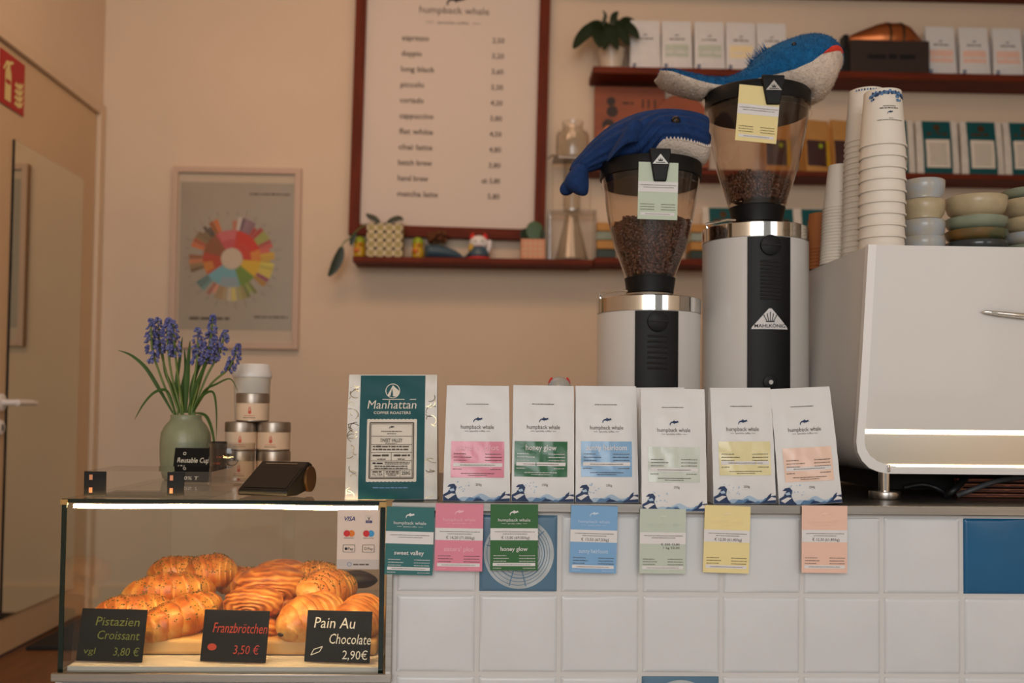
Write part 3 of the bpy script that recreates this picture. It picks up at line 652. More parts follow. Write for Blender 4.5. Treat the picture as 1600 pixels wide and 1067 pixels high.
p.text('Manhattan', -1 * u, 141 * u, 19 * u, 'cream', wid=76 * u, lift=.0014, shear=.14); p.line([(-16 * u, 155.5 * u), (37 * u, 155.5 * u)], 1.2 * u, 'cream', .0014)
p.text('COFFEE ROASTERS', 0, 132.5 * u, 6 * u, 'cream', wid=58 * u, lift=.0014, bold=True)
p.dashes(-28 * u, 28 * u, 17.5 * u, 2.0 * u, 'midblue', .0016)
p.build('band_lettering', F, band)
p = Print(); n = 26; x0, x1, y0, y1 = -39 * u, 39 * u, 28 * u, 124 * u
edge = []
for i in range(n + 1): edge.append((x0 + (x1 - x0) * i / n, y0 - (.9 * u if i % 2 else 0)))
for i in range(n + 1): edge.append((x1 - (x1 - x0) * i / n, y1 + (.9 * u if i % 2 else 0)))
for j in range(8):                                # strips so that the label follows the bag
    za, zb_ = y0 + (y1 - y0) * j / 8, y0 + (y1 - y0) * (j + 1) / 8; p.rect(x0, za, x1, zb_, 'cream', .0012, 8)
for i in range(0, n, 2):
    for yy, dr in ((y0, -1), (y1, 1)): p.poly([(x0 + (x1 - x0) * i / n, yy), (x0 + (x1 - x0) * (i + 1) / n, yy + dr * .9 * u), (x0 + (x1 - x0) * (i + 2) / n, yy)] if dr < 0 else [(x0 + (x1 - x0) * i / n, yy), (x0 + (x1 - x0) * (i + 2) / n, yy), (x0 + (x1 - x0) * (i + 1) / n, yy + dr * .9 * u)], 'cream', .0012)
pl = p.build('paper_label', F, band, maxlen=.008)
p = Print(); L_ = .0030
p.frame(-34 * u, 33 * u, 34 * u, 119 * u, 1.6 * u, 'ink', L_); p.frame(-32 * u, 35 * u, 32 * u, 117 * u, .5 * u, 'ink', L_)
p.whale(0, 112 * u, 8 * u, 'inkdark', L_); p.dashes(-16 * u, 16 * u, 105 * u, 1.2 * u, 'ink', L_); p.dashes(-7 * u, 7 * u, 101.5 * u, 1 * u, 'ink', L_)
for yy in (98, 85, 73, 60, 46): p.line([(-32 * u, yy * u), (32 * u, yy * u)], .6 * u, 'ink', L_)
p.text('SWEET VALLEY', 0, 89 * u, 8 * u, 'inkdark', wid=34 * u, lift=L_); p.dashes(-9 * u, 9 * u, 86.5 * u, 1 * u, 'ink', L_)
for yy in (81, 76.5): p.dashes(-29 * u, 29 * u, yy * u, 2.2 * u, 'ink', L_)
p.line([(0, 73 * u), (0, 60 * u)], .6 * u, 'ink', L_)
p.dashes(-29 * u, -4 * u, 67 * u, 3 * u, 'ink', L_); p.dashes(-22 * u, -8 * u, 62 * u, 1.4 * u, 'ink', L_); p.dashes(4 * u, 29 * u, 67 * u, 3 * u, 'ink', L_); p.dashes(10 * u, 22 * u, 62 * u, 1.4 * u, 'ink', L_)
p.dashes(-29 * u, -12 * u, 55 * u, 2.6 * u, 'inkdark', L_)
for yy in (56.8, 54.6): p.dashes(-10 * u, 29 * u, yy * u, 1.2 * u, 'ink', L_)
for yy in (51, 47.6): p.dashes(-26 * u, 26 * u, yy * u, 1.5 * u, 'inkdark', L_)
p.line([(-11 * u, 46 * u), (-11 * u, 35 * u)], .6 * u, 'ink', L_); p.line([(14 * u, 46 * u), (14 * u, 35 * u)], .6 * u, 'ink', L_)
p.text('FILTER', -21 * u, 37 * u, 5 * u, 'ink', wid=16 * u, lift=L_); p.dashes(-29 * u, -14 * u, 42 * u, 2.2 * u, 'ink', L_)
p.dashes(-8 * u, 12 * u, 42 * u, 2.2 * u, 'ink', L_); p.dashes(-8 * u, 12 * u, 39.4 * u, 1.2 * u, 'ink', L_); p.dashes(-5 * u, 9 * u, 37 * u, 1.2 * u, 'ink', L_)
p.text('250G', 23 * u, 38.5 * u, 7.5 * u, 'inkdark', wid=13 * u, lift=L_, bold=True)
p.build('label_lettering', F, band, maxlen=.008)
# small cat figurine peeping over the bag with the green label
c = P(874, 592, 1.75)
s = thing('cat_figurine', 'small white cat figurine with red ears peeping over the bag with the green label', 'figurine', (c.x, 1.75, ZC))
hh = c.z - ZC
b = B(); b.lathe([(.018, 0), (.022, .01), (.024, hh * .4), (.019, hh * .62), (.014, hh * .72)], 20); b.ell((0, 0, hh * .92), (.021, .017, hh * .10)); b.build('body', 'ceramic1', s)
for sg in (-1, 1):
    b = B(); b.lathe([(.006, hh * .96), (.004, hh * .99), (.0008, hh * 1.015)], 12, 0, (sg * .014, 0, 0)); b.build('ear', 'mcred', s)
# ================================================================ coffee grinders
def emblem(p, a, b, s_, mk='chrome', lift=0.0006):
    p.poly([(a - s_ / 2, b), (a + s_ / 2, b), (a, b + s_ * .62)], mk, lift); p.line([(a - s_ * .3, b + s_ * .09), (a + s_ * .3, b + s_ * .09)], s_ * .05, 'black', lift + .0002)
    p.poly([(a - s_ * .12, b + s_ * .16), (a + s_ * .12, b + s_ * .16), (a + s_ * .15, b + s_ * .34), (a + s_ * .05, b + s_ * .22), (a, b + s_ * .42), (a - s_ * .05, b + s_ * .22), (a - s_ * .15, b + s_ * .34)], 'black', lift + .0002)
def grinder(px, Y, rpx, y_ring, y_ringb, strip, knob_y, vents, big, hop, collar, lid, lab, hoplab):
    k = mpp(Y); r = rpx * k; c = P(px, y_ring, Y - r); zt = c.z
    x = P(px, (y_ring + 600) / 2, Y).x
    g = thing('coffee_grinder', lab, 'coffee grinder', (x, Y, ZC))
    H = zt - ZC; zr = P(px, y_ringb, Y - r).z - ZC
    b = B(); b.lathe([(r * .96, .004), (r, .006), (r, zr)], 64); b.build('body', 'white', g)
    b = B(); b.lathe([(r * 1.01, zr + .0005), (r * 1.01, H - .002), (r * .985, H), (r * .5, H + .004)], 64); b.build('steel_ring', 'chrome', g)
    b = B(); b.lathe([(r * .5, H + .0042), (r * .48, H + .010), (r * .3, H + .012)], 40); b.build('neck', 'steel', g)
    b = B(); b.tube([(-r * .95, -.01, H + .001), (-r * .97, -.01, H + .009), (-r * .6, -.03, H + .0135), (-r * .46, -.035, H + .012)], .0022, 8); b.build('adjusting_lever', 'chrome', g)
    # black front strip following the curve
    a0 = math.asin(strip / r); n = 14; rs = []
    for zz in (.004, zr - .001):
        ring = []
        for i in range(n + 1): t = -a0 + 2 * a0 * i / n; ring.append(((r + .0025) * math.sin(t), -(r + .0025) * math.cos(t), zz))
        for i in range(n + 1): t = a0 - 2 * a0 * i / n; ring.append(((r - .003) * math.sin(t), -(r - .003) * math.cos(t), zz))
        rs.append(ring)
    st = B().rings(rs).build('front_strip', 'black', g, bev=.0006)
    zk = P(px, knob_y, Y - r).z - ZC; yf = -(r + .0025); my = Matrix.Rotation(PI / 2, 3, 'X')
    b = B(); b.lathe([(.0185, -.002), (.0185, .0045), (.0175, .0052)], 36, 0, (0, yf, zk), mt=my); kb = b.build('dial', 'black', g)
    b = B(); b.box(0, yf - .0064, zk, .036, .0016, .0022); b.build('dial_slot', 'rubber', kb)
    b = B(); zv0, zv1 = P(px, vents[1], Y - r).z - ZC, P(px, vents[0], Y - r).z - ZC
    for i in range(vents[2]):
        z = zv0 + (zv1 - zv0) * i / (vents[2] - 1); b.tube([(-.018, -math.sqrt((r + .003) ** 2 - .018 ** 2), z), (0, yf - .0008, z), (.018, -math.sqrt((r + .003) ** 2 - .018 ** 2), z)], .0021, 6)
    b.build('vent_ribs', 'rubber', g)
    if big:
        p = Print(); z0 = P(px, 514, Y - r).z - ZC; s_ = 55 * k
        p.poly([(-s_ / 2, z0), (s_ / 2, z0), (s_ * .47, z0 + s_ * .07), (s_ * .04, z0 + s_ * .56), (-s_ * .04, z0 + s_ * .56), (-s_ * .47, z0 + s_ * .07)], 'labelwhite')
        p.text('MAHLKÖNIG', 0, z0 + s_ * .045, s_ * .13, 'inkdark', wid=s_ * .84, bold=True, lift=.0012)
        p.poly([(-s_ * .11, z0 + s_ * .19), (s_ * .11, z0 + s_ * .19), (s_ * .13, z0 + s_ * .22), (-s_ * .13, z0 + s_ * .22)], 'inkdark', .0012)
        for q in (-2, -1, 0, 1, 2):
            p.line([(q * s_ * .045, z0 + s_ * .22), (q * s_ * .085, z0 + s_ * (.36 + .04 * (2 - abs(q))))], s_ * .022, 'inkdark', .0012); p.circle(q * s_ * .085, z0 + s_ * (.37 + .04 * (2 - abs(q))), s_ * .018, 'inkdark', .0012, seg=10)
        p.build('emblem', lambda a, bb, l: (a, -math.sqrt((r + .0029) ** 2 - a * a) - l, bb), g, maxlen=.006)
        zz = P(px, 597, Y - r).z - ZC
        b = B(); b.lathe([(.013, -.002), (.013, .003), (.011, .004)], 30, 0, (0, yf, zz), mt=my); sw_ = b.build('switch', 'black', g)
        b = B(); b.lathe([(.004, 0), (.004, .003)], 16, 0, (0, yf - .004, zz), mt=my); b.build('switch_cap', 'steel', sw_)
    # hopper, lifted off as one with its collar and lid: rests in the neck
    zc0 = P(px, collar[1], Y).z; zc1 = P(px, collar[0], Y).z
    h = thing('bean_hopper', hoplab, 'hopper', (x + hop['dx'] * k, Y, ZC + H + .0122))
    Z = lambda yy, rr=0: P(px, yy, Y - rr * k).z - (ZC + H + .0122)
    b = B(); b.lathe([(collar[3] * k, 0), (collar[3] * k, .004), (collar[2] * k, Z(collar[0], collar[2])), (collar[2] * k - .004, Z(collar[0], collar[2]) + .002)], 48); b.build('collar', 'black', h)
    prof = [(q[1] * k, Z(q[0], q[1] * (1 if i == 0 else .6))) for i, q in enumerate(hop['p'])]; prof[-1] = (prof[-1][0], Z(lid[1], lid[2]) - .001)
    b = B(); b.rings([[Vector((rr * math.cos(2 * PI * j / 56), rr * math.sin(2 * PI * j / 56), z)) for j in range(56)] for rr, z in prof], cap0=False, cap1=False)
    b.rings([[Vector(((rr - .002) * math.cos(2 * PI * j / 56), (rr - .002) * math.sin(2 * PI * j / 56), z)) for j in range(56)] for rr, z in reversed(prof)], cap0=False, cap1=False); b.build('funnel', 'hopper', h)
    for z, ri in ((prof[0][1] + .005, prof[0][0] + .002), (prof[-1][1] - .012, prof[-1][0] - .0005)):
        b = B(); b.lathe([(ri, z - .0012), (ri + .0016, z), (ri, z + .0012)], 56, cap0=False, cap1=False); b.build('rim_bead', 'hopper', h)
    lr = lid[2] * k; z0, z1 = Z(lid[1], lid[2]), Z(lid[0], lid[2])
    b = B(); b.lathe([(lr * .93, z0 - .012), (lr * .95, z0), (lr, z0), (lr, z1 - .003), (lr * .98, z1), (lr * .3, z1 + .001)], 64); b.build('lid', 'black', h)
    cw = hop['clip']
    b = B(); zt_, zb_ = Z(cw[0], lid[2] + 4), Z(cw[1], lid[2] + 4); yc = -lr - .001
    b.rings([[(-cw[2] * k, yc, zt_), (cw[2] * k, yc, zt_), (cw[2] * k, yc - .008, zt_), (-cw[2] * k, yc - .008, zt_)], [(-cw[2] * k * .98, yc, zt_ - .012), (cw[2] * k * .98, yc, zt_ - .012), (cw[2] * k * .98, yc - .010, zt_ - .012), (-cw[2] * k * .98, yc - .010, zt_ - .012)], [(-cw[2] * k * .58, yc - .001, zb_), (cw[2] * k * .58, yc - .001, zb_), (cw[2] * k * .58, yc - .008, zb_), (-cw[2] * k * .58, yc - .008, zb_)]]).build('clip', 'black', h, bev=.002)
    p = Print(); emblem(p, 0, zt_ - 24 * k, 24 * k, 'steel'); p.build('clip_emblem', flat((0, yc - .0102, 0)), h)
    h['_lid'] = z1
    # beans
    bs = B(); rb = random.Random(int(px)); top = Z(hop['lv'], 66); zlo = Z(hop['p'][0][0]) + .003
    def rad(z):
        for (r0, a0_), (r1, a1_) in zip(prof, prof[1:]):
            if a0_ <= z <= a1_: return r0 + (r1 - r0) * (z - a0_) / (a1_ - a0_)
        return prof[-1][0]
    tp = lambda ang, rr: top + hop['slope'] * k * math.cos(ang) * rr / rad(top) - .006 * math.cos(2 * ang + 1) * rr / rad(top)
    seg = 32; rs = [[(max(rad(z) - .009, .01) * math.cos(2 * PI * j / seg), max(rad(z) - .009, .01) * math.sin(2 * PI * j / seg), min(z, tp(2 * PI * j / seg, rad(z)) - .004)) for j in range(seg)] for z in [zlo + (top - zlo) * i / 8 for i in range(9)]]
    bs.rings(rs, 1)
    def bean(pt):
        rot = Euler((rb.uniform(0, 6.3), rb.uniform(0, 6.3), rb.uniform(0, 6.3))).to_matrix(); s_ = rb.uniform(.9, 1.1)
        bs.ell(pt, (.0048 * s_, .0036 * s_, .0027 * s_), 7, 5, 0, rot)
    z = zlo
    while z < top + .03:
        rr = rad(min(z, top)) - .0058; n = int(2 * PI * rr / .0062)
        for j in range(n):
            a = 2 * PI * (j + rb.random() * .7) / n
            if math.sin(a) > .45: continue
            if z > tp(a, rad(top)) + .001: continue
            bean((rr * math.cos(a), rr * math.sin(a), z + rb.uniform(-.002, .002)))
        z += .0050
    R_ = rad(top) - .009
    for j in range(hop['ntop']):
        q = R_ * math.sqrt(rb.random()); a = rb.uniform(0, 2 * PI)
        bean((q * math.cos(a), q * math.sin(a), tp(a, q) - rb.uniform(-.001, .004)))
    o = bs.build('coffee_beans', ['bean', 'beandark'], None, h.location); tag(o, hop['bl'], 'coffee beans', kind='stuff')
    # tag card on the hopper
    cd = hop['card']; yq = Y - lr - cd['out']; kk = mpp(yq)
    cb = P(cd['x'], cd['y0'], yq); hh = (cd['y0'] - cd['y1']) * kk; ww = cd['w'] * kk
    s = thing('coffee_card', cd['lab'], 'card', cb, ry=math.radians(cd['tilt']), rx=math.radians(cd.get('rx', 0)))
    b = B(); b.box(0, 0, hh / 2, ww, .001, hh); b.build('card_stock', cd['m'], s)
    p = Print(); u = ww / 70; v = hh / 100
    p.rect(-ww / 2, 48 * v, ww / 2, 66 * v, 'labelwhite', .0003); p.dashes(-32 * u, 33 * u, 59.5 * v, 1 * v, 'ink'); p.dashes(-26 * u, 28 * u, 55.5 * v, 1 * v, 'ink')
    if cd.get('t'): p.text(cd['t'], 2 * u, 32 * v, 8 * v, 'labelwhite', wid=36 * u, bold=True)
    for q in range(3): p.dashes(-31 * u, -6 * u, (26 - 4.6 * q) * v, 1.0 * v, 'ink'); p.dashes(6 * u, 31 * u, (26 - 4.6 * q) * v, 1.0 * v, 'ink')
    p.rect(-30 * u, 7 * v, 30 * u, 12 * v, 'labelwhite', .0003); p.dashes(-22 * u, 22 * u, 9 * v, .8 * v, 'ink')
    p.build('lettering', flat((0, -.0006, 0)), s)
    return g, h
M['c_sagel'] = mat('card_light_sage', (196, 208, 186), 0.6)
gl, hl = grinder(1013, 1.87, 80.5, 459, 484, 32 * mpp(1.87), 502, (525, 575, 7), False,
    dict(dx=2, p=[(430, 38), (415, 44), (380, 57), (335, 67), (295, 73), (252, 77)], clip=(232, 283, 16), lv=336, slope=6, ntop=420, bl='dark roasted coffee beans filling the hopper under the crocheted whale',
         card=dict(x=1027, y0=343, y1=252, w=63, tilt=1.0, m='c_sagel', t='summer pie' and None, out=.0035, lab='sage green card clipped to the hopper under the crocheted whale')),
    (430, 455, 40, 37), (238, 262, 80), 'shorter white coffee grinder with a black front strip under the crocheted whale', 'clear bean hopper on the shorter grinder with black lid and clip')
gr, hr = grinder(1179.5, 1.90, 82, 344, 368, 32 * mpp(1.90), 383, (408, 466, 11), True,
    dict(dx=3, p=[(316, 44), (300, 50), (255, 63), (200, 74), (160, 80), (136, 83)], clip=(117, 163, 17), lv=268, slope=-2, ntop=360, bl='dark roasted coffee beans low in the hopper under the plush whale',
         card=dict(x=1180.5, y0=222, y1=132, w=66, tilt=4.5, m='c_yellow', out=.0035, lab='yellow card clipped to the hopper under the plush whale')),
    (317, 340, 44, 39), (121, 146, 82), 'taller white coffee grinder with a crowned emblem beside the espresso machine', 'clear bean hopper on the taller grinder with black lid and clip')

# ================================================================ whales
def whale_body(path, Y, k, seg, split, ridged=None, close=True):
    """path: (px, py, half height px, half depth px); returns blue and white builders in world coords; split(i)->angles of the seam"""
    cs = [P(a, b_, Y) for a, b_, _, _ in path]; n = len(path); up_b, lo_b = B(), B(); R1, R2 = [], []
    for i in range(n):
        t = (cs[min(i + 1, n - 1)] - cs[max(i - 1, 0)]).normalized(); dy = Vector((0, 1, 0)); up = t.cross(dy) * -1
        if up.length < 1e-3: up = Vector((0, 0, 1))
        up.normalize()
        hh, dd = path[i][2] * k, path[i][3] * k; sa = split(i / (n - 1))          # seam angle measured from up axis
        def pt(a, sc_=1.0): return cs[i] + (up * math.cos(a) * hh + dy * -math.sin(a) * dd) * sc_
        m_ = seg
        R1.append([pt(-sa + 2 * sa * j / m_, 1 + (ridged(i, j) if ridged else 0)) for j in range(m_ + 1)])
        R2.append([pt(sa + (2 * PI - 2 * sa) * j / m_, 1.0) for j in range(m_ + 1)])
    return R1, R2, cs
def smooth_path(p, sub=4):
    out = []; n = len(p)
    for i in range(n - 1):
        p0, p1, p2, p3 = p[max(i - 1, 0)], p[i], p[i + 1], p[min(i + 2, n - 1)]
        for s_ in range(sub):
            t = s_ / sub; out.append(tuple(max(.2, .5 * (2 * b_ + (c_ - a_) * t + (2 * a_ - 5 * b_ + 4 * c_ - d_) * t * t + (3 * b_ - a_ - 3 * c_ + d_) * t ** 3)) if q > 1 else .5 * (2 * b_ + (c_ - a_) * t + (2 * a_ - 5 * b_ + 4 * c_ - d_) * t * t + (3 * b_ - a_ - 3 * c_ + d_) * t ** 3) for q, (a_, b_, c_, d_) in enumerate(zip(p0, p1, p2, p3))))
    out.append(p[-1]); return out
def fuzz(b, R, n, ln, r_, wd=.0006, m=0):
    nr = len(R); nc = len(R[0])
    for _ in range(n):
        i = r_.randrange(nr - 1); j = r_.randrange(nc - 1); u_, v_ = r_.random(), r_.random()
        a, bb, c, d = R[i][j], R[i][j + 1], R[i + 1][j], R[i + 1][j + 1]
        q = (a * (1 - u_) + bb * u_) * (1 - v_) + (c * (1 - u_) + d * u_) * v_
        nn = (bb - a).cross(c - a)
        if nn.length < 1e-10: continue
        nn.normalize(); nn = (nn * NS + Vector((r_.uniform(-1, 1), r_.uniform(-1, 1), r_.uniform(-1, 1))) * .8).normalized()
        t = nn.orthogonal().normalized() * wd; L = ln * r_.uniform(.5, 1.2)
        b.add([q - nn * .0008 + t, q - nn * .0008 - t, q + nn * L], [(0, 1, 2)], m)
# --- crocheted whale
Yw = 1.87; k = mpp(Yw); lidz = hl.location.z + hl['_lid']; del hl['_lid']
path = smooth_path([(1107, 212, 6, 8), (1104, 211, 19, 26), (1097, 211, 37, 44), (1082, 207, 43, 54), (1055, 202, 43, 60), (1025, 202, 43, 60), (995, 206, 40, 56), (965, 213, 33, 46), (940, 224, 25, 34), (920, 236, 18, 24), (905, 246, 13, 17), (897, 255, 9, 13)], 5)
base = P(1020, 243, Yw); off = Vector((0, 0, lidz + .0005 - base.z))
w1 = thing('crocheted_whale', 'cobalt blue crocheted toy whale lying on the shorter grinder hopper', 'soft toy', (base.x, Yw, lidz + .0005))
def loc1(v): return v - Vector((base.x, Yw, base.z))
n = len(path)
R1, R2, cs = whale_body(path, Yw, k, 100, lambda t: PI if t > .58 else (1.94 if t < .46 else 1.94 + (PI - 1.94) * (t - .46) / .12), lambda i, j: .032 * math.sin(j / 100 * 2 * PI * 13))
# flatten the belly onto the lid
fl = lambda v: Vector((v.x, v.y, max(v.z, -.0))) if v.x > -.088 else v
R1 = [[fl(loc1(v)) for v in r] for r in R1]; R2 = [[fl(loc1(v)) for v in r] for r in R2]
b = B(); b.rings(R1 if True else R1, closed=False, cap0=False, cap1=False); NS = -1
cr_ = random.Random(3)
b.build('body', 'bluewool', w1, angle=180)
nb = int(n * .56)
b = B(); b.rings([[v * 1.0 for v in r] for r in R2[:nb]], closed=False, cap0=False, cap1=False)
for i in range(2, nb - 6):                       # picot stitches along the seam
    for j in (0, len(R2[0]) - 1):
        v = R2[i][j]; b.lathe([(.0024, -.002), (.0020, .001), (.0005, .0044)], 8, 0, (v.x, v.y, v.z), mt=Matrix.Diagonal((1, .5, 1)))
b.build('belly', 'creamwool', w1, angle=180)
ec = loc1(P(1045, 190, Yw)); ei = min(range(n), key=lambda i: abs(path[i][0] - 1045)); a_ = math.acos(max(-1, min(1, (ec.z - loc1(cs[ei]).z) / (path[ei][2] * k))))
b = B(); b.ell((ec.x, -math.sin(a_) * path[ei][3] * k, ec.z), (.0085, .006, .0085), 18, 10); ey = b.build('eye', 'blackgloss', w1)
b = B(); b.ell((ec.x, -math.sin(a_) * path[ei][3] * k - .005, ec.z), (.003, .0022, .003), 12, 6); b.build('pupil', 'gold', ey)
# fin on the flank
fi = min(range(n), key=lambda i: abs(path[i][0] - 960)); fy = -path[fi][3] * k
f0 = loc1(P(1004, 216, Yw))
b = B(); rs = []
for q in range(13):
    t = q / 12; cpt = f0 + Vector((-.068 * t - .004, fy + .006 - .026 * math.sin(PI * t) - .002 - f0.y, .004 + .014 * math.sin(PI * min(1, t * 1.1)) - .036 * t ** 1.8)); wd = .024 * (math.sin(PI * (t * .88 + .06)) ** .7)
    rs.append([cpt + Vector((.0 + .35 * wd * math.cos(a), .0055 * math.sin(a), wd * math.cos(a))) for a in [2 * PI * j / 14 for j in range(14)]])
b.rings(rs); b.build('fin', 'bluewool', w1, angle=180)
# tail flukes drooping
for dy, pts in ((-.010, ((909, 243, 11, 13), (906, 252, 12.5, 14), (902, 262, 17.5, 15), (900, 272, 20, 15), (901, 281, 18.5, 14), (905, 288, 13, 11), (908, 292, 5, 5))), (.024, ((909, 244, 8, 10), (903, 254, 10, 12), (896, 264, 13, 13), (890, 273, 14, 12), (886, 281, 11, 10), (884, 286, 4, 4)))):
    b = B(); rs = []
    for a, bb, wx, wy in pts:
        v = loc1(P(a, bb, Yw)); rs.append([v + Vector((wx * k * math.cos(q), dy + wy * k * math.sin(q), -.15 * wx * k * math.cos(q))) for q in [2 * PI * e / 20 for e in range(20)]])
    b.rings(rs); b.build('fluke', 'bluewool', w1, angle=180, sub=1)
# --- plush whale
Yw = 1.90; k = mpp(Yw); lidz = hr.location.z + hr['_lid']; del hr['_lid']
path = smooth_path([(1306, 88, 8, 10), (1302, 86, 30, 34), (1292, 84, 46, 50), (1272, 82, 54, 60), (1248, 84, 52, 62), (1222, 88, 46, 58), (1198, 96, 38, 50), (1172, 106, 26, 40), (1145, 113, 20, 32), (1118, 114, 18, 30), (1090, 110, 17, 32), (1064, 104, 15, 36), (1042, 97, 11, 36), (1028, 91, 5, 20)], 5)
base = P(1185, 121, Yw)
w2 = thing('plush_whale', 'fluffy blue and white plush whale lying on the taller grinder hopper', 'soft toy', (base.x, Yw, lidz + .0005))
def loc2(v): return v - Vector((base.x, Yw, base.z))
n = len(path)
ST = [(1306, .9), (1292, 1.15), (1272, 1.42), (1248, 1.7), (1222, 1.85), (1198, 1.82), (1172, 1.68), (1118, 1.62), (1042, 1.5), (1028, 1.4)]
def seam(t):
    q = path[int(round(t * (len(path) - 1)))][0]
    for (x1, a1), (x0, a0) in zip(ST, ST[1:]):
        if x0 <= q <= x1: return a0 + (a1 - a0) * (q - x0) / (x1 - x0)
    return .9 if q > 1300 else 1.4
R1, R2, cs = whale_body(path, Yw, k, 30, seam)
lr_ = 80 * mpp(1.9)
def fl2(v):
    return Vector((v.x, v.y, max(v.z, 0.0))) if abs(v.x + .004) < lr_ and abs(v.y) < lr_ else v
R1 = [[fl2(loc2(v)) for v in r] for r in R1]; R2 = [[fl2(loc2(v)) for v in r] for r in R2]
fr_ = random.Random(9); 
ctr = sum((R1[30][0], R1[30][15], R1[30][30]), Vector()) / 3
NS = 1 if ((R1[30][16] - R1[30][15]).cross(R1[31][15] - R1[30][15])).dot(R1[30][15] - loc2(cs[30])) > 0 else -1
b = B(); b.rings(R1, closed=False, cap0=False, cap1=False); fuzz(b, R1, 9000, .0045, fr_); b.build('body', 'bluefur', w2, angle=180)
b = B(); b.rings(R2, closed=False, cap0=False, cap1=False); fuzz(b, R2, 9000, .004, fr_); b.build('belly', 'whitefur', w2, angle=180)
b = B(); i0 = min(range(n), key=lambda i: abs(path[i][0] - 1226)); ec = loc2(P(1226, 60, Yw)); a_ = math.acos(max(-1, min(1, (ec.z - loc2(cs[i0]).z) / (path[i0][2] * k))))
b.ell((ec.x, -math.sin(a_) * path[i0][3] * k - .001, ec.z), (.005, .004, .0045), 14, 8); b.build('eye', 'blackgloss', w2)
# red mouth along the seam at the snout
b = B(); rs = []
for q in range(11):
    t = q / 10; pxm = 1268 + 32 * t; i0 = min(range(n), key=lambda i: abs(path[i][0] - pxm)); sa = seam(i0 / (n - 1)); v = R1[i0][-1] if R1[i0][-1].y < R1[i0][0].y else R1[i0][0]
    v = v + Vector((0, -.001, 0)); wz = .0056 * math.sin(PI * (.08 + .9 * t)) + .001
    rs.append([v + Vector((.002 * math.cos(a), .0035 * math.sin(a), wz * math.cos(a))) for a in [2 * PI * j / 10 for j in range(10)]])
b.rings(rs); b.build('mouth', 'redfelt', w2, angle=180)
b = B()
for q in range(140):
    a0 = loc2(P(fr_.uniform(1176, 1204), 74, Yw)); i0 = min(range(n), key=lambda i: abs(loc2(cs[i]).x - a0.x)); tz = loc2(cs[i0]).z + path[i0][2] * k - .003
    st = Vector((a0.x, fr_.uniform(-.012, .012), tz)); tpv = st + Vector((fr_.uniform(-.022, -.004), fr_.uniform(-.008, .008), fr_.uniform(.010, .026)))
    b.add([st + Vector((.0012, 0, 0)), st - Vector((.0012, 0, 0)), tpv], [(0, 1, 2)]); 
b.build('tuft', 'bluefur', w2)
# ================================================================ espresso machine
Ym = 1.62; k = mpp(Ym)
em = thing('espresso_machine', 'large white espresso machine with a glowing chrome band on the counter', 'espresso machine', (P(1340, 740, Ym).x, Ym, ZC))
def lm(px, py, Y=Ym): v = P(px, py, Y) - em.location; return (v.x, v.z)
xr = 1.60 - em.location.x
zt = lm(1360, 382)[1]; zb = lm(1390, 740)[1]
left = [(1357, 382), (1353, 450), (1348, 540), (1342, 640), (1338, 690), (1340, 706), (1347, 720), (1358, 731), (1372, 737), (1388, 740)]
L = [lm(*q) for q in left]; L[0] = (L[0][0], zt); L[-1] = (L[-1][0], zb)
out = L + [(xr, zb), (xr, zt)]
b = B(); b.prism([(x + .004, z) for x, z in L[:-1]] + [(L[-1][0], zb + .002), (xr, zb + .002), (xr, zt)], .012, .52); b.build('shell', 'white', em, bev=.004)
ins = [(x + .0135, z + (0 if i < 4 else .0115 * min(1, (i - 3) / 4))) for i, (x, z) in enumerate(L)]
ins[-1] = (ins[-1][0], zb + .0115)
rim = L + [(xr, zb), (xr, zb + .0115)] + [(x, z) for x, z in reversed(ins)]
b = B(); b.prism(rim, 0, .0135); b.build('rim', 'whiterim', em, bev=.002)
zs1 = lm(1400, 671)[1]; zs0 = lm(1400, 678)[1]; zl = lm(1400, 728)[1]
def clipz(pts, lo, hi):
    o = []
    for (x0, z0), (x1, z1) in zip(pts, pts[1:]):
        for t in [i / 12 for i in range(12)]:
            z = z0 + (z1 - z0) * t
            if lo <= z <= hi: o.append((x0 + (x1 - x0) * t, z))
    return o
q = clipz(ins, zs1, zt + 1); b = B(); b.prism([(x + .0005, z) for x, z in q] + [(q[-1][0] + .0005, zs1), (xr, zs1), (xr, zt)], .0035, .0125); b.build('front_panel', 'white', em)
q = clipz(ins, zb, zs0 - .0003); b = B(); b.prism([(q[0][0] + .0005, zs0)] + [(x + .0005, z) for x, z in q] + [(xr, q[-1][1]), (xr, zs0)], .008, .0125); b.build('chrome_band', 'band', em)
b = B(); x0 = q[0][0] + .001; b.box((x0 + xr) / 2, .0065, (zs0 + zs1) / 2, xr - x0, .005, zs1 - zs0); b.build('light_line', 'led2', em)
b = B(); z_ = lm(1400, 727)[1]; x0 = lm(1392, 727)[0]; b.box((x0 + xr) / 2, .006, z_, xr - x0, .006, .0022); b.build('lower_light_line', 'led2', em)  # glowing strip that paints the bright reflection on the lower rim, no lamp
b = B(); b.box(x0 - .004, .002, zb + .009, .0045, .010, .012); b.build('corner_bracket', 'chrome', em, bev=.001)
sp = [lm(1534, 487), lm(1560, 490), lm(1600, 494), (lm(1700, 500))]
b = B(); b.tube([(sp[0][0], -.001, sp[0][1]), (sp[0][0] + .006, -.003, sp[0][1] - .0005), (sp[1][0], -.004, sp[1][1]), (sp[2][0], -.004, sp[2][1]), (sp[3][0], -.002, sp[3][1])], [.0008, .003, .0042, .005, .002], 10); b.build('chrome_spear', 'chrome', em)
v = P(1382, 770, Ym + .045)
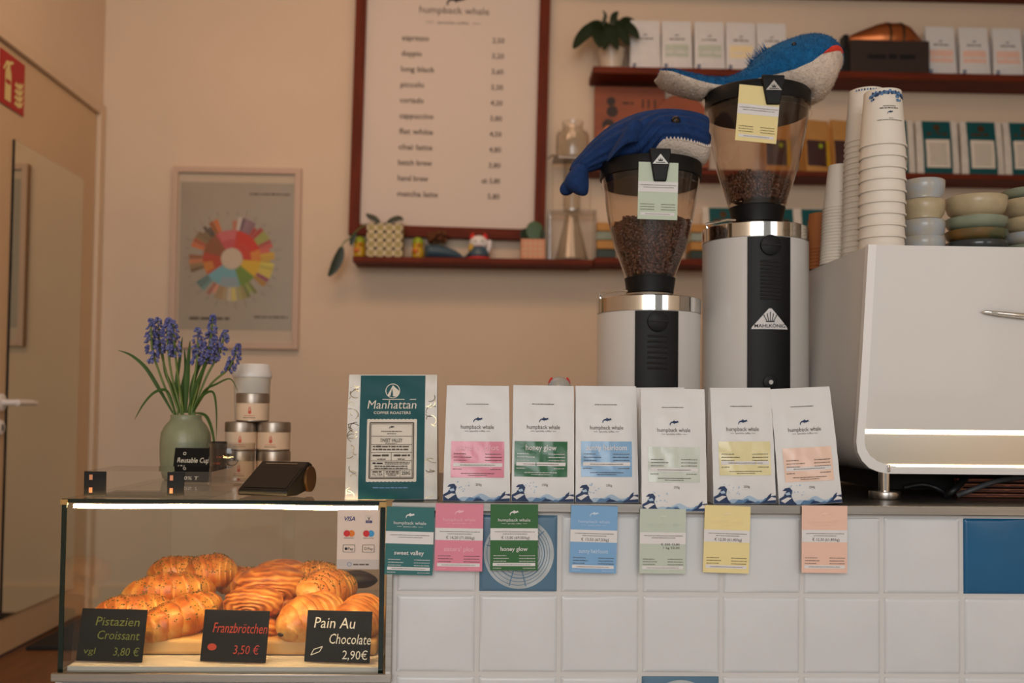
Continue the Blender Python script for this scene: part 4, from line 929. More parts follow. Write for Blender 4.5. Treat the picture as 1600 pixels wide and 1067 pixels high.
for xx, fyy in ((v.x - em.location.x, .045), (v.x - em.location.x, .42), (xr - .06, .045), (xr - .06, .42)):
    b = B(); b.lathe([(.0095, .013), (.0095, zb + .004)], 24, 0, (xx, fyy, 0)); ft = b.build('foot', 'chrome', em)
    b = B(); b.lathe([(.0245, .0005), (.0255, .002), (.0255, .012), (.0245, .0135)], 32, 0, (xx, fyy, 0)); b.build('foot_pad', 'steel', ft)
b = B(); b.box((.085 + xr) / 2, .31, zb / 2 + .004, xr - .085, .38, zb - .014); b.build('underside', 'rubber', em)
# cables and the slatted tray beneath
def cable(px0, pts, r, m, lab):
    q = [P(a, bb, yy) for a, bb, yy in pts]; s_ = B().tube([v for v in smoothv(q)], r, 10); o = s_.build('power_cable', m); tag(o, lab, 'cable', 'cables under the espresso machine')
def smoothv(p, sub=6):
    o = []
    for i in range(len(p) - 1):
        p0, p1, p2, p3 = p[max(i - 1, 0)], p[i], p[i + 1], p[min(i + 2, len(p) - 1)]
        for s_ in range(sub):
            t = s_ / sub; o.append(.5 * (2 * p1 + (p2 - p0) * t + (2 * p0 - 5 * p1 + 4 * p2 - p3) * t * t + (3 * p1 - p0 - 3 * p2 + p3) * t ** 3))
    o.append(p[-1]); return o
def onz(pts): return pts
cable(0, [(1496, 774, 1.66), (1520, 765, 1.65), (1556, 752, 1.66), (1600, 746, 1.68), (1660, 744, 1.72)], .0045, 'cablegrey', 'grey cable rising to the right under the espresso machine')
cable(0, [(1478, 775, 1.68), (1490, 766, 1.67), (1502, 754, 1.69), (1512, 746, 1.71), (1530, 743, 1.72)], .006, 'cable', 'thick black cable bending up under the espresso machine')
cable(0, [(1412, 762, 1.70), (1440, 757, 1.70), (1462, 762, 1.69), (1478, 772, 1.69)], .004, 'cable', 'thin black cable arching beside the machine foot')
v = P(1500, 775, 1.71)
b = B()
for q in range(4): b.box(.12, .02 + .0 * q, .004 + q * .0085, .30, .012, .0055)
for q in (-.02, .10, .22): b.box(q, .0285, .016, .012, .005, .032)
o = b.build('slatted_rack', 'crate', None, (v.x + .02, 1.685, ZC + .0005)); tag(o, 'reddish slatted wooden rack lying under the espresso machine', 'rack')
# ---------------------------------------------------------------- paper cups on the machine
ZM = ZC + zt + .0003
def cup_mesh(rt, rb_, h):
    b = B(); b.lathe([(rt, .0012), (rt + .0016, .0022), (rt + .0016, .0044), (rt, .0052), (rb_, h), (rb_ - .003, h), (rb_ - .003, h - .005), (rt - .0012, .0016)], 40, cap0=False, cap1=False)
    b.lathe([(rb_ - .003, h - .004), (0, h - .0041)], 40, cap0=False, cap1=False); return b
def stack(px, Y, n, pitch, rt, rb_, h, mk, lab, toplab, grp, prn=None, dz=0):
    x = P(px, 300, Y).x; c0 = None
    for i in range(n):
        loc = (x + (i * .0003), Y, ZM + i * pitch + dz); lb = toplab if i == n - 1 else lab
        if c0 is None:
            c0 = cup_mesh(rt, rb_, h).build('paper_cup', mk, None, loc); tag(c0, lb, 'cup', grp); o = c0
        else:
            o = c0.copy(); C.objects.link(o); o.location = loc; o['label'] = lb
    if prn:
        p = Print(); prn(p); zz = lambda bb: rt + (rb_ - rt) * bb / h + .0006
        p.build('cup_print', lambda a, bb, l: ((zz(bb) + l) * math.sin(a / rt), -(zz(bb) + l) * math.cos(a / rt), bb), o)
def prn1(p):
    h = .099
    for a in range(-40, 44, 4):
        t = a / 1000; p.circle(t, h - .005 - abs(math.sin(a * .3)) * .003 - (abs(a) / 40) ** 2 * .006, .0034, 'navy' if a % 8 else 'midblue', .0004, seg=9)
    for q in range(16): p.circle(.022 + rnd.uniform(-.009, .009), h - .013 + rnd.uniform(-.008, .007), rnd.uniform(.0012, .003), 'midblue' if q % 3 else 'navy', .0006, seg=8)
    for q in range(10): p.circle(-.030 + rnd.uniform(-.006, .006), h - .010 + rnd.uniform(-.010, .005), rnd.uniform(.0012, .003), 'navy' if q % 2 else 'midblue', .0006, seg=8)
    p.dashes(-.014, .010, .0672, .0012, 'ink', .0005); p.dashes(-.020, .018, .0632, .0020, 'ink', .0005); p.whale(-.001, .0565, .011, 'navy', .0005); p.dashes(-.004, .004, .0455, .001, 'ink', .0005); p.dashes(-.024, .024, .0425, .0012, 'ink', .0005)
def prn2(p):
    h = .099
    for a in range(-36, 40, 6): p.circle(a / 1000, h - .004, .002, 'navy' if a % 12 else 'midblue', .0004, seg=8)
    p.dashes(-.024, -.002, .047, .001, 'ink', .0005)
G = 'paper cups stacked on the espresso machine'
stack(1377, 1.70, 10, .0199, .0385, .0312, .100, 'cup', 'white paper cup in the tall front stack of widely spaced rims', 'topmost white paper cup with blue blossom print on the front stack', G, prn1)
stack(1349, 1.80, 22, .0102, .0385, .0312, .100, 'cup', 'white paper cup in the tall rear stack of close rims', 'topmost white paper cup of the tall rear stack', G, prn2)
stack(1309, 1.865, 19, .0059, .0320, .0225, .085, 'cup', 'white paper cup in the lower stack of close rims beside the taller grinder', 'topmost white paper cup of the lower stack beside the taller grinder', G, lambda p: p.dashes(-.014, .006, .030, .001, 'ink', .0005))
stack(1281, 1.94, 7, .0066, .0300, .0225, .074, 'kraft', 'brown paper cup in the short stack beside the taller grinder', 'topmost brown paper cup of the short stack', 'brown paper cups on the espresso machine')
# ---------------------------------------------------------------- ceramic cups and bowls
def bowl(px, Y, z, r, h, mk, lab, cat, grp, prof=None):
    b = B(); t = .004
    pr = prof or [(.62, 0), (.66, .03), (.62, .06), (.86, .30), (.97, .65), (1.0, 1.0)]
    o_ = [(r * a, h * c_) for a, c_ in pr]; i_ = [(max(a * r - t, 0), max(h * c_, .006)) for a, c_ in reversed(pr[2:])]
    b.lathe(o_ + [(r - t * .5, h + .0015)] + i_ + [(0, .006)], 40, cap1=False)
    o = b.build('ceramic_cup' if cat == 'cup' else 'ceramic_bowl', mk, None, (P(px, 340, Y).x, Y, z), angle=60); tag(o, lab, cat, grp); return o
ZM0 = ZM; k = mpp(1.75)
cp = [(.80, 0), (.84, .04), (.82, .10), (.95, .35), (1.0, .7), (1.0, 1.0)]
tops = [(0, 'ceramic1', 'fourth'), (.030, 'ceramic1', 'third'), (.066, 'ceramic2', 'second'), (.102, 'ceramic1', 'topmost')]
for i, (dz, mk, wd) in enumerate(tops): bowl(1443, 1.75, ZM0 + dz, .0362, .034, mk, f'{wd} stoneware cup from the top in the stack next to the white paper cups' if i < 3 else 'topmost pale stoneware cup in the stack next to the white paper cups', 'cup', 'stoneware cups on the espresso machine', cp)
for i, (dz, mk, h_, r_, lab) in enumerate([(0, 'ceramic5', .026, 47, 'dark blue grey bowl at the bottom of the middle stack'), (.0265, 'ceramic4', .020, 47, 'amber glazed bowl second from the bottom of the middle stack'), (.047, 'ceramic3', .022, 46.5, 'grey green bowl below the topmost bowl of the middle stack'), (.0695, 'ceramic2', .037, 46.5, 'sand coloured bowl on top of the middle stack')]):
    bowl(1525, 1.75, ZM0 + dz, r_ * k, h_, mk, lab, 'bowl', 'stacked ceramic bowls on the espresso machine', [(.72, 0), (.76, .04), (.74, .10), (.9, .32), (.98, .65), (1.0, 1.0)])
for i, (dz, mk, h_, lab) in enumerate([(0, 'ceramic3', .022, 'lowest grey green bowl of the stack cut by the picture edge'), (.0225, 'ceramic1', .022, 'speckled bowl second from the bottom of the stack cut by the picture edge'), (.045, 'ceramic2', .026, 'sand bowl in the middle of the stack cut by the picture edge'), (.0715, 'ceramic2', .034, 'deep sand bowl second from the top of the stack cut by the picture edge'), (.106, 'ceramic3', .018, 'dark green lined bowl on top of the stack cut by the picture edge')]):
    bowl(1612, 1.76, ZM0 + dz, 45 * k, h_, mk, lab, 'bowl', 'stacked ceramic bowls on the espresso machine', [(.72, 0), (.76, .04), (.74, .10), (.9, .32), (.98, .65), (1.0, 1.0)])
# ================================================================ on the glass case top
zt_ = ZG + .0004
def spot(px, Y): return P(px, 700, Y).x
# vase
Y = 1.98; k = mpp(Y); x = spot(290, Y)
zv = lambda py: P(290, py, Y).z - zt_
v = thing('vase', 'ribbed celadon green vase of blue flowers on the glass case', 'vase', (x, Y, zt_))
hv = zv(648); prof = [(30, 0), (33, .003), (35.5, hv * .12), (37.5, hv * .35), (38, hv * .55), (36.5, hv * .72), (31, hv * .83), (24.5, hv * .905), (23, hv * .95), (23.5, hv * .99), (22.5, hv), (20, hv - .001), (19, hv * .92), (19, hv * .85)]
b = B(); seg = 96; rs = []
for i, (r, z) in enumerate(prof):
    rs.append([Vector((k * r * (1 + (.007 if i in (3, 4, 5, 6, 7) else .002) * math.cos(j / seg * 2 * PI * 40)) * math.cos(2 * PI * j / seg), k * r * (1 + (.007 if i in (3, 4, 5, 6, 7) else .002) * math.cos(j / seg * 2 * PI * 40)) * math.sin(2 * PI * j / seg), z)) for j in range(seg)])
b.rings(rs); b.build('body', 'vase', v, angle=60)
# grape hyacinths: (flower px path bottom->top, bloom length px)
rf = random.Random(21)
mouth = Vector((x, Y, zt_ + hv))
fl_ = [([(272, 640), (252, 590), (238, 545), (236, 498)], 58, -.01, 'grape hyacinth leaning furthest toward the door'),
       ([(278, 640), (262, 590), (250, 540), (247, 496)], 52, .03, 'second grape hyacinth from the door'),
       ([(283, 640), (268, 585), (262, 530), (264, 496)], 50, .0, 'grape hyacinth at the middle of the door side cluster'),
       ([(286, 640), (277, 580), (272, 530), (270, 500)], 48, -.03, 'grape hyacinth on the inner edge of the door side cluster'),
       ([(296, 640), (304, 590), (309, 550), (309, 512)], 48, .0, 'shorter grape hyacinth on the inner edge near the tins'),
       ([(299, 640), (316, 580), (328, 535), (333, 491)], 70, -.02, 'tallest grape hyacinth standing in front of the framed poster'),
       ([(302, 640), (322, 590), (342, 552), (353, 516)], 46, .01, 'grape hyacinth beside the tallest one on the tin side'),
       ([(300, 640), (318, 580), (326, 560), (336, 528)], 36, .04, 'grape hyacinth half hidden behind the tallest one'),
       ([(304, 640), (330, 600), (358, 574), (373, 537)], 42, .0, 'grape hyacinth leaning furthest over the tins')]
def vpath(pts, dy):
    o = []; n = len(pts)
    for i, (a, b_) in enumerate(pts): o.append(P(a, b_, Y + dy * i / (n - 1)))
    return o
flowers = []
for pts, bl, dy, lab in fl_:
    q = smoothv(vpath(pts, dy), 8); base = q[0] + Vector((0, 0, -.02))
    f = thing('grape_hyacinth', lab + ' in the green vase', 'flower', base, group='grape hyacinths in the green vase')
    B().tube([Vector((0, 0, 0))] + [p_ - base for p_ in q], [.0022] * (len(q) - 4) + [.0018, .0016, .0014, .001, .0008], 7).build('stem', 'stem', f)
    b = B(); L = bl * mpp(Y); acc = 0; i = len(q) - 1; pts2 = [q[-1]]
    while i > 0 and acc < L: acc += (q[i] - q[i - 1]).length; pts2.append(q[i - 1]); i -= 1
    for s_ in range(int(bl * 2.1)):
        t = rf.random() ** 1.25; g = t * (len(pts2) - 1); j = min(int(g), len(pts2) - 2); c = pts2[j].lerp(pts2[j + 1], g - j) - base
        a = rf.uniform(0, 2 * PI); R_ = (.003 + .0078 * min(1, t * 2.0)) * rf.uniform(.8, 1.1); droop = -.006 * t
        s2 = .0022 + .0010 * min(1, t * 2)
        pos = c + Vector((math.cos(a) * R_, math.sin(a) * R_, droop)); d = Vector((math.cos(a), math.sin(a), -.3 - 1.0 * t)); rot = d.to_track_quat('Z', 'Y').to_matrix()
        b.ell(pos, (s2 * .78, s2 * .78, s2 * 1.35), 7, 5, 0, rot)
    b.build('bloom', 'musc', f); flowers.append(f)
lv = [([(270, 645), (250, 610), (228, 575), (205, 555), (184, 547)], 6, -.02), ([(275, 648), (262, 612), (243, 612), (225, 630), (210, 656)], 4.5, -.05), ([(281, 645), (276, 600), (281, 560), (285, 526)], 6, .01), ([(290, 645), (292, 600), (294, 565), (297, 532)], 8, -.01),
      ([(298, 645), (300, 605), (312, 570), (330, 555)], 7, .02), ([(303, 645), (318, 612), (338, 600), (360, 592), (372, 612)], 3.5, -.03), ([(305, 645), (322, 650), (333, 680), (338, 730)], 5, -.05), ([(300, 648), (312, 622), (332, 612), (338, 640), (338, 688)], 4, -.06), ([(285, 645), (272, 612), (258, 580), (254, 545)], 6, .03), ([(293, 645), (304, 608), (318, 575), (325, 552)], 6, -.02), ([(288, 645), (285, 610), (290, 580), (288, 545)], 7, .03)]
for i, (pts, wd, dy) in enumerate(lv):
    f = flowers[min(i, len(flowers) - 1)] if i < 9 else flowers[i - 8]
    q = smoothv(vpath(pts, dy), 6); n = len(q); ws = [wd * mpp(Y) * .5 * (min(1, .35 + 2 * t) * (1 - t ** 3) + .05) for t in [j / (n - 1) for j in range(n)]]
    B().blade([p_ - Vector(f.location) for p_ in q], ws, (0.25, -1, .15), fold=.25).build('leaf', 'leaf', f)
# reusable cup sign
def chalk_sign(px0, px1, y0, y1, Y, rz, rx, lab, name='chalkboard_sign', zbase=None, txts=(), skew=0):
    kk = mpp(Y); c = P((px0 + px1) / 2, y1, Y); hh = (y1 - y0) * kk / math.cos(rx); ww = (px1 - px0) * kk / math.cos(rz)
    s = thing(name, lab, 'sign', (c.x, Y, zbase), rz=rz, rx=-rx)
    b = B(); b.box(0, 0, hh / 2 + .001, ww, .003, hh); b.build('board', 'slate', s, bev=.0012)
    p = Print()
    for t, u_, v_, size, mk, wd, sh in txts: p.text(t, u_ * ww, v_ * hh, size * hh, mk, 'l', wid=wd * ww, shear=sh)
    p.build('chalk_writing', flat((0, -.0016, .001)), s)
    return s, ww, hh
chalk_sign(268, 330, 686, 738, 1.88, math.radians(-4), math.radians(14), 'small black chalkboard reading Reusable Cup leaning on the vase', zbase=zt_ + .0008, txts=[('Reusable Cup', -.40, .56, .21, 'chalkw', .80, .12), ('12/', -.38, .36, .18, 'chalkw', .16, .2), ('100% T', -.33, .06, .14, 'chalkw', .5, .1), ('o', -.27, .78, .2, 'chalkw', .08, 0)])
# dark little canister behind the glass tumbler
Y = 1.925; k = mpp(Y)
s = thing('canister', 'small dark coffee canister with a black lid behind the glass tumbler', 'canister', (spot(342, Y), Y, zt_)); h_ = P(342, 702, Y).z - zt_
b = B(); b.lathe([(11.5 * k, 0), (12 * k, .001), (12 * k, h_), (11 * k, h_)], 32); b.build('body', 'darkbrown', s)
b = B(); b.lathe([(12.4 * k, h_ + .0003), (12.4 * k, h_ + .013), (11.5 * k, h_ + .015)], 32); b.build('lid', 'black', s)
p = Print(); p.dashes(-.008, .008, h_ * .75, .003, 'redink'); p.dashes(-.008, .008, h_ * .55, .003, 'redink'); p.dashes(-.008, .008, h_ * .35, .003, 'redink')
p.build('print', lambda a, bb, l: ((12 * k + l) * math.sin(a / (12 * k)), -(12 * k + l) * math.cos(a / (12 * k)), bb), s)
# tins
Y = 2.0; k = mpp(Y); R_ = 25.5 * k; hT = 44 * k
def tin():
    s = thing('tea_tin', '', 'tin', (0, 0, 0), group='cream labelled tins on the glass case')
    b = B(); b.lathe([(R_ * .94, 0), (R_ * .97, .0012), (R_ * .97, hT - .018)], 44); b.build('body', 'tin', s)
    b = B(); b.lathe([(R_ * .975, .003), (R_ * .975, hT - .020)], 44, cap0=False, cap1=False)
    b.lathe([(R_ * .97, hT - .020), (R_ * .975, hT - .020)], 44, cap0=False, cap1=False); lb = b.build('paper_label', 'tinlabel', s)
    b = B(); b.lathe([(R_, hT - .0195), (R_, hT - .003), (R_ * .97, hT - .0004), (R_ * .9, hT), (R_ * .88, hT - .0012), (0, hT - .0012)], 44, cap1=False); b.build('lid', 'tin', s)
    p = Print(); p.circle(.003, hT * .42, .003, 'redink', r2=.0016, seg=12); p.circle(.003, hT * .33, .0035, 'redink', seg=10); p.line([(.001, hT * .5), (.005, hT * .5)], .0012, 'redink'); p.dashes(-.008, .012, hT * .2, .0012, 'redink'); p.dashes(-.010, .014, hT * .13, .0012, 'ink')
    p.build('label_lettering', lambda a, bb, l: ((R_ * .975 + l) * math.sin(a / R_), -(R_ * .975 + l) * math.cos(a / R_), bb), s); return s
t0 = tin(); xa, xb = spot(377.5, Y), spot(426.5, Y) + .0015
t0.location = (xa, Y, zt_); t0['label'] = 'cream labelled tin at the bottom of the stack, behind the glass tumbler'
dup(t0, (xa - .0005, Y, zt_ + hT + .0004), 'cream labelled tin in the middle tier above the glass tumbler', rz=.05)
dup(t0, (xb, Y + .003, zt_), 'cream labelled tin at the bottom of the stack, behind the card reader', rz=-.1)
dup(t0, (xb, Y, zt_ + hT + .0004), 'cream labelled tin in the middle tier above the card reader', rz=-.08)
dup(t0, (spot(394, Y), Y - .001, zt_ + 2 * hT + .0008), 'single cream labelled tin on top of the stacked tins', rz=-.05)
# reusable cup behind
Y = 2.075; k = mpp(Y); zc = lambda py: P(392, py, Y).z - zt_
s = thing('reusable_cup', 'white lidded reusable coffee cup standing behind the stacked tins', 'cup', (spot(392, Y), Y, zt_))
b = B(); b.lathe([(21 * k, 0), (22 * k, .002), (28 * k, zc(592)), (29 * k, zc(590))], 40); b.build('body', 'cup', s)
b = B(); b.lathe([(30 * k, zc(590) + .0004), (30.5 * k, zc(585)), (28.5 * k, zc(580)), (27 * k, zc(571)), (25.5 * k, zc(569)), (24 * k, zc(572))], 40); b.build('lid', 'whiterim', s)
# tumbler
Y = 1.86; k = mpp(Y)
s = thing('glass_tumbler', 'clear glass tumbler with a smiling face in front of the tins', 'glass', (spot(363, Y), Y, zt_)); hg = P(363, 692, Y).z - zt_
b = B(); b.lathe([(33 * k, 0), (35 * k, .004), (35.5 * k, hg), (34.3 * k, hg), (33.5 * k, .008), (0, .007)], 48, cap1=False); b.build('body', 'acrylic', s)
p = Print(); r_ = .0105; cz = hg * .62; cxx = .010
p.line([(cxx + r_ * math.cos(a), cz + r_ * math.sin(a)) for a in [PI + PI * i / 14 for i in range(15)]], .0013, 'inkdark')
p.circle(cxx - .004, cz + .001, .0011, 'inkdark', seg=10); p.circle(cxx + .004, cz + .001, .0011, 'inkdark', seg=10)
p.build('smile', lambda a, bb, l: ((35.3 * k + l) * math.sin(a / (35.3 * k)), -(35.3 * k + l) * math.cos(a / (35.3 * k)), bb), s)
# card reader
Y = 1.615; c = PZ(409, 777, zt_); k = mpp(c.y)
s = thing('card_reader', 'dark slanted card payment reader with a black screen on the glass case', 'card reader', (c.x, c.y, zt_ + .0004), rz=math.radians(-14))
w_ = .085; d_ = .105; h1 = .053
prof = [(0, .002), (0, .011), (d_ * .80, h1), (d_ * .93, h1 - .004), (d_, h1 * .62), (d_ * .96, h1 * .25), (d_ * .80, .006), (d_ * .4, 0)]
mk_ = lambda sx: [[(x_ * sx, yy, zz) for yy, zz in prof] for x_ in (-w_ / 2, w_ / 2)]
b = B(); b.rings(mk_(1)); b.build('body', 'black', s, bev=.003)
ang = math.atan2(h1 - .011, d_ * .80); rotx = Matrix.Rotation(ang, 3, 'X'); L = math.hypot(h1 - .011, d_ * .8)
def on(a, q, l): v_ = rotx @ Vector((a, q, l)); return (v_.x, v_.y, v_.z + .011)
p = Print(); p.rect(-w_ * .45, L * .07, w_ * .45, L * .80, 'reader'); p.build('screen', lambda a, bb, l: on(a, bb, l + .0004), s)
p = Print(); p.rect(-w_ * .36, L * .885, w_ * .30, L * .905, 'steel'); p.build('slot', lambda a, bb, l: on(a, bb, l + .0004), s)
b = B(); b.rings([[(x_, d_ * .80 + .021 * math.cos(a), .0245 + .0215 * math.sin(a)) for a in [2 * PI * j / 24 for j in range(24)]] for x_ in (w_ / 2 - .004, w_ / 2 + .0045)]); b.build('side_grip', 'gold', s, bev=.001)
# acrylic box lying flat with dark hinges
c0 = PZ(128, 776, zt_); c1 = PZ(270, 778, zt_)
s = thing('acrylic_box', 'flat clear acrylic box with dark clasps on the glass case', 'box', ((c0.x + c1.x) / 2 + .028, c0.y + .075, zt_ + .0004), rz=.0)
bw = (c1.x - c0.x) + .055; hb = .040
b = B(); b.box(0, 0, .020, bw, .14, .0395); b.build('slab', 'acrylic', s)
for sx in (-.5, .13):
    b = B(); b.box(sx * bw + .018, -.0715, .020, .034 if sx < 0 else .026, .0025, .038); cl = b.build('clasp', 'black', s, bev=.0006)
    b = B()
    for zz in (.010, .030): b.box(sx * bw + .012, -.0733, zz, .005, .0012, .008)
    b.build('catch', 'potpink', cl)
# ================================================================ inside the case
zf = ZB + .0066
b = B(); bc = P(405, 1020, 1.66); bx0, bx1 = P(216, 1015, 1.635).x, P(588, 1015, 1.635).x
b.box((bx0 + bx1) / 2, 1.765, zf + .0125, bx1 - bx0, .26, .025); o = b.build('serving_board', 'wood_board', bev=.006, seg=3); tag(o, 'pale wooden serving board under the pastries in the glass case', 'board')
ZBD = zf + .0252
def sign_in(px0, px1, y0, y1, lab, txts, rz=-6):
    Y = 1.585
    s, ww, hh = chalk_sign(px0, px1, y0, y1 - 2, Y, math.radians(rz), math.radians(12), lab, zbase=zf + .0006, txts=txts)
    b = B(); b.prism([(-ww * .2, 0), (ww * .2, 0), (ww * .2, .008), (-ww * .2, .008)], .003, .022); b.build('foot', 'wood_board', s)
    return s, ww, hh
sign_in(118, 222, 963, 1042, 'black chalkboard with green writing Pistazien Croissant 3,80 in the case', [('Pistazien', -.26, .68, .24, 'chalkg', .66, .15), ('Croissant', -.22, .42, .24, 'chalkg', .64, .15), ('3,80 €', .06, .12, .22, 'chalkg', .38, .1), ('vgl', -.40, .14, .17, 'chalkg', .18, .1)])
s, ww, hh = sign_in(312, 415, 965, 1043, 'black chalkboard with red writing Franzbrötchen 3,50 in the case', [('Franzbrötchen', -.34, .56, .28, 'chalkr', .82, .15), ('3,50 €', .0, .16, .24, 'chalkr', .38, .1)])
p = Print(); p.circle(-.33 * ww, .28 * hh, .07 * ww, 'chalkr', rb=.05 * ww); p.build('drawing', flat((0, -.0016, .001)), s)
s, ww, hh = sign_in(475, 577, 968, 1046, 'black chalkboard with white writing Pain Au Chocolate 2,90 in the case', [('Pain Au', -.38, .66, .30, 'chalkw', .62, .12), ('Chocolate', -.14, .36, .28, 'chalkw', .64, .12), ('2,90€', .08, .07, .24, 'chalkw', .38, .05)])
p = Print(); p.line([(-.40 * ww, .13 * hh), (-.27 * ww, .2 * hh), (-.23 * ww, .30 * hh), (-.36 * ww, .24 * hh), (-.40 * ww, .13 * hh)], .0012, 'chalkw'); p.build('drawing', flat((0, -.0016, .001)), s)
# ---- pastries
def croissant(name, lab, px, py, Y, Lp, Tp, rz, mk, crumbs=True, arc=.5, steps=4.2, seed=1, group=None, ry=0, z=None, cat='croissant'):
    r = random.Random(seed); k = mpp(Y); L = Lp * k; T = Tp * k / 2; c = P(px, py, Y)
    n = 96; seg = 36; rs = []; lay = []
    for i in range(n + 1):
        t = i / n; a = (t - .5) * 2 * arc; x_ = (t - .5) * L; y_ = -(math.cos(a * 1.3) - 1) * L * .25
        env = max(.0, 1 - abs(2 * t - 1) ** 2.4) ** .62
        ph = abs(2 * t - 1) * steps; fr = ph - math.floor(ph)
        rad = T * max(.05, env) * (.90 + .13 * (1 - fr) ** 1.0) + .0004
        ring = []
        for j in range(seg):
            th = 2 * PI * j / seg; sk = .22 * math.sin(th) * 0
            ph2 = (abs(2 * t - 1) + .05 * math.cos(th * 2 + seed) + .02 * math.sin(th * 3 + 2 * seed) + .04 * math.sin(t * 9 + seed)) * steps; fr2 = ph2 - math.floor(ph2)
            rr = T * max(.05, env) * (.92 + .11 * math.sqrt(1 - fr2)) * (1 + .05 * math.sin(2 * th + seed) + .03 * math.sin(t * 13 + seed * 2)); 
            ring.append((x_, y_ + 1.08 * rr * math.cos(th), max(rr * .92 * math.sin(th), -T * .70)))
            lay.append(.06 + .22 * fr2 - .10 * max(0, math.sin(th)) ** 2 + .10 * abs(2 * t - 1) ** 4)
        rs.append(ring)
    zz = c.z if z is None else z
    s = thing(name, lab, cat, (c.x, Y, zz), rz=math.radians(rz), group=group, ry=math.radians(ry))
    b = B(); b.rings(rs); b.layer = lay; b.build('crust', mk, s, angle=180)
    if crumbs:
        b = B()
        for _ in range(230):
            i = r.randrange(12, n - 12); j = r.choice([q for q in range(seg) if math.sin(2 * PI * q / seg) > .25]); v_ = Vector(rs[i][j]); w2_ = Vector(rs[i][(j + 1) % seg]).lerp(v_, r.random())
            q = r.uniform(.0006, .0017); b.ell(w2_, (q * 1.5, q, q * .7), 5, 3, 0, Euler((r.random() * 6, r.random() * .6, r.random() * 6)).to_matrix())
        o = b.build('nut_crumbs', 'seed', s); tag(o, 'chopped green nut crumbs', kind='stuff')
    return s
G1 = 'nut topped croissants in the case'
croissant('croissant', 'nut topped croissant at the front behind the green chalk sign', 210, 958, 1.690, 125, 66, 28, 'croissant', seed=2, group=G1)
croissant('croissant', 'large nut topped croissant at the front pointing at the viewer between two signs', 285, 965, 1.685, 150, 72, 48, 'croissant', seed=3, group=G1, ry=-12)
croissant('croissant', 'nut topped croissant in the second row above the green chalk sign', 266, 926, 1.765, 140, 64, 24, 'croissant', seed=4, group=G1)
croissant('croissant', 'nut topped croissant of the back row on the door side', 277, 894, 1.84, 88, 52, 20, 'croissant', seed=5, group=G1)
croissant('croissant', 'nut topped croissant of the back row with the highest crust', 331, 894, 1.83, 80, 60, 20, 'croissant', seed=6, group=G1)
croissant('croissant', 'dim nut topped croissant lying behind the cinnamon rolls', 375, 908, 1.86, 90, 52, 10, 'croissant', seed=8, group=G1)
def franz(lab, px, py, Y, wp, hp, rz, tilt, seed):
    k = mpp(Y); A, Bq, Cq = wp * k / 2, wp * k * .36, hp * k / 2; c = P(px, py, Y); r = random.Random(seed)
    s = thing('cinnamon_roll', lab, 'pastry', c, rz=math.radians(rz), rx=math.radians(tilt), group='cinnamon rolls in the case')
    nu, nv = 144, 96; vs, lay = [], []
    for i in range(nv + 1):
        ph = -PI / 2 + PI * i / nv
        for j in range(nu):
            th = 2 * PI * j / nu; d = Vector((math.cos(ph) * math.cos(th), math.cos(ph) * math.sin(th), math.sin(ph)))
            rho = math.hypot(d.x * .85, d.z * 1.0 + .25 + .06 * d.x); g = rho * 5.2 + .12 * math.sin(th * 3 + seed) + .22 * math.sin(d.x * 5 + seed * 2) * math.sin(d.z * 6 + seed) + .08 * math.sin(d.x * 17 + d.z * 11); fr = .5 + .5 * math.cos(2 * PI * g)
            sc_ = (abs(d.x) ** 2.4 + abs(d.y) ** 2.4 + abs(d.z) ** 2.4) ** (-1 / 2.4) * (.93 + .06 * fr ** .6)
            vs.append((d.x * A * sc_, d.y * Bq * sc_, d.z * Cq * sc_)); lay.append(-.06 + .30 * fr)
    fs = [(i * nu + j, i * nu + (j + 1) % nu, (i + 1) * nu + (j + 1) % nu, (i + 1) * nu + j) for i in range(nv) for j in range(nu)]
    b = B(); b.add(vs, fs); b.layer = lay; b.build('crust', 'franz', s, angle=180); return s
franz('oval cinnamon roll with spiral layers above the red chalk sign', 396, 942, 1.70, 92, 50, -6, 0, 1)
franz('cinnamon roll in the second row behind the front spiral roll', 424, 914, 1.78, 112, 56, 14, 8, 2)
franz('cinnamon roll of the back row with its top in the light', 440, 898, 1.85, 84, 46, 10, 8, 3)
franz('cinnamon roll at the bottom half hidden by the red chalk sign', 390, 984, 1.685, 100, 42, -4, 0, 4)
franz('cinnamon roll squeezed beside the pain au chocolat', 452, 955, 1.775, 60, 60, 60, 0, 6)
def painch(lab, px, py, Y, Lp, Wp, rz, seed, crumbs=False, ry=0):
    s = croissant('chocolate_pastry', lab, px, py, Y, Lp, Wp, rz, 'painchoc', crumbs, arc=.15, steps=5, seed=seed, group='chocolate pastries in the case', ry=ry, cat='pastry')
    k = mpp(Y); L = Lp * k
    b = B(); b.ell((-L * .488, 0, -.006), (.0035, .0065, .0035), 12, 8); b.build('chocolate_end', 'chocolate', s); return s
painch('chocolate pastry at the front with dark filling showing beside the white chalk sign', 487, 966, 1.680, 128, 78, 52, 11, ry=-8)
painch('chocolate pastry at the front against the card sign side of the case', 563, 966, 1.685, 122, 70, 72, 12, ry=-8)
painch('nut dusted chocolate pastry in the second row behind the front pair', 512, 920, 1.775, 120, 66, 60, 13, True)
painch('chocolate pastry at the back below the payment sign', 493, 898, 1.86, 80, 48, 10, 14, True)
c = P(553, 906, 1.85); s = croissant('dark_bun', 'dark brown bun at the back of the case below the payment sign', 553, 906, 1.85, 74, 32, -4, 'chocolate', False, arc=.1, steps=1, seed=3, cat='pastry')
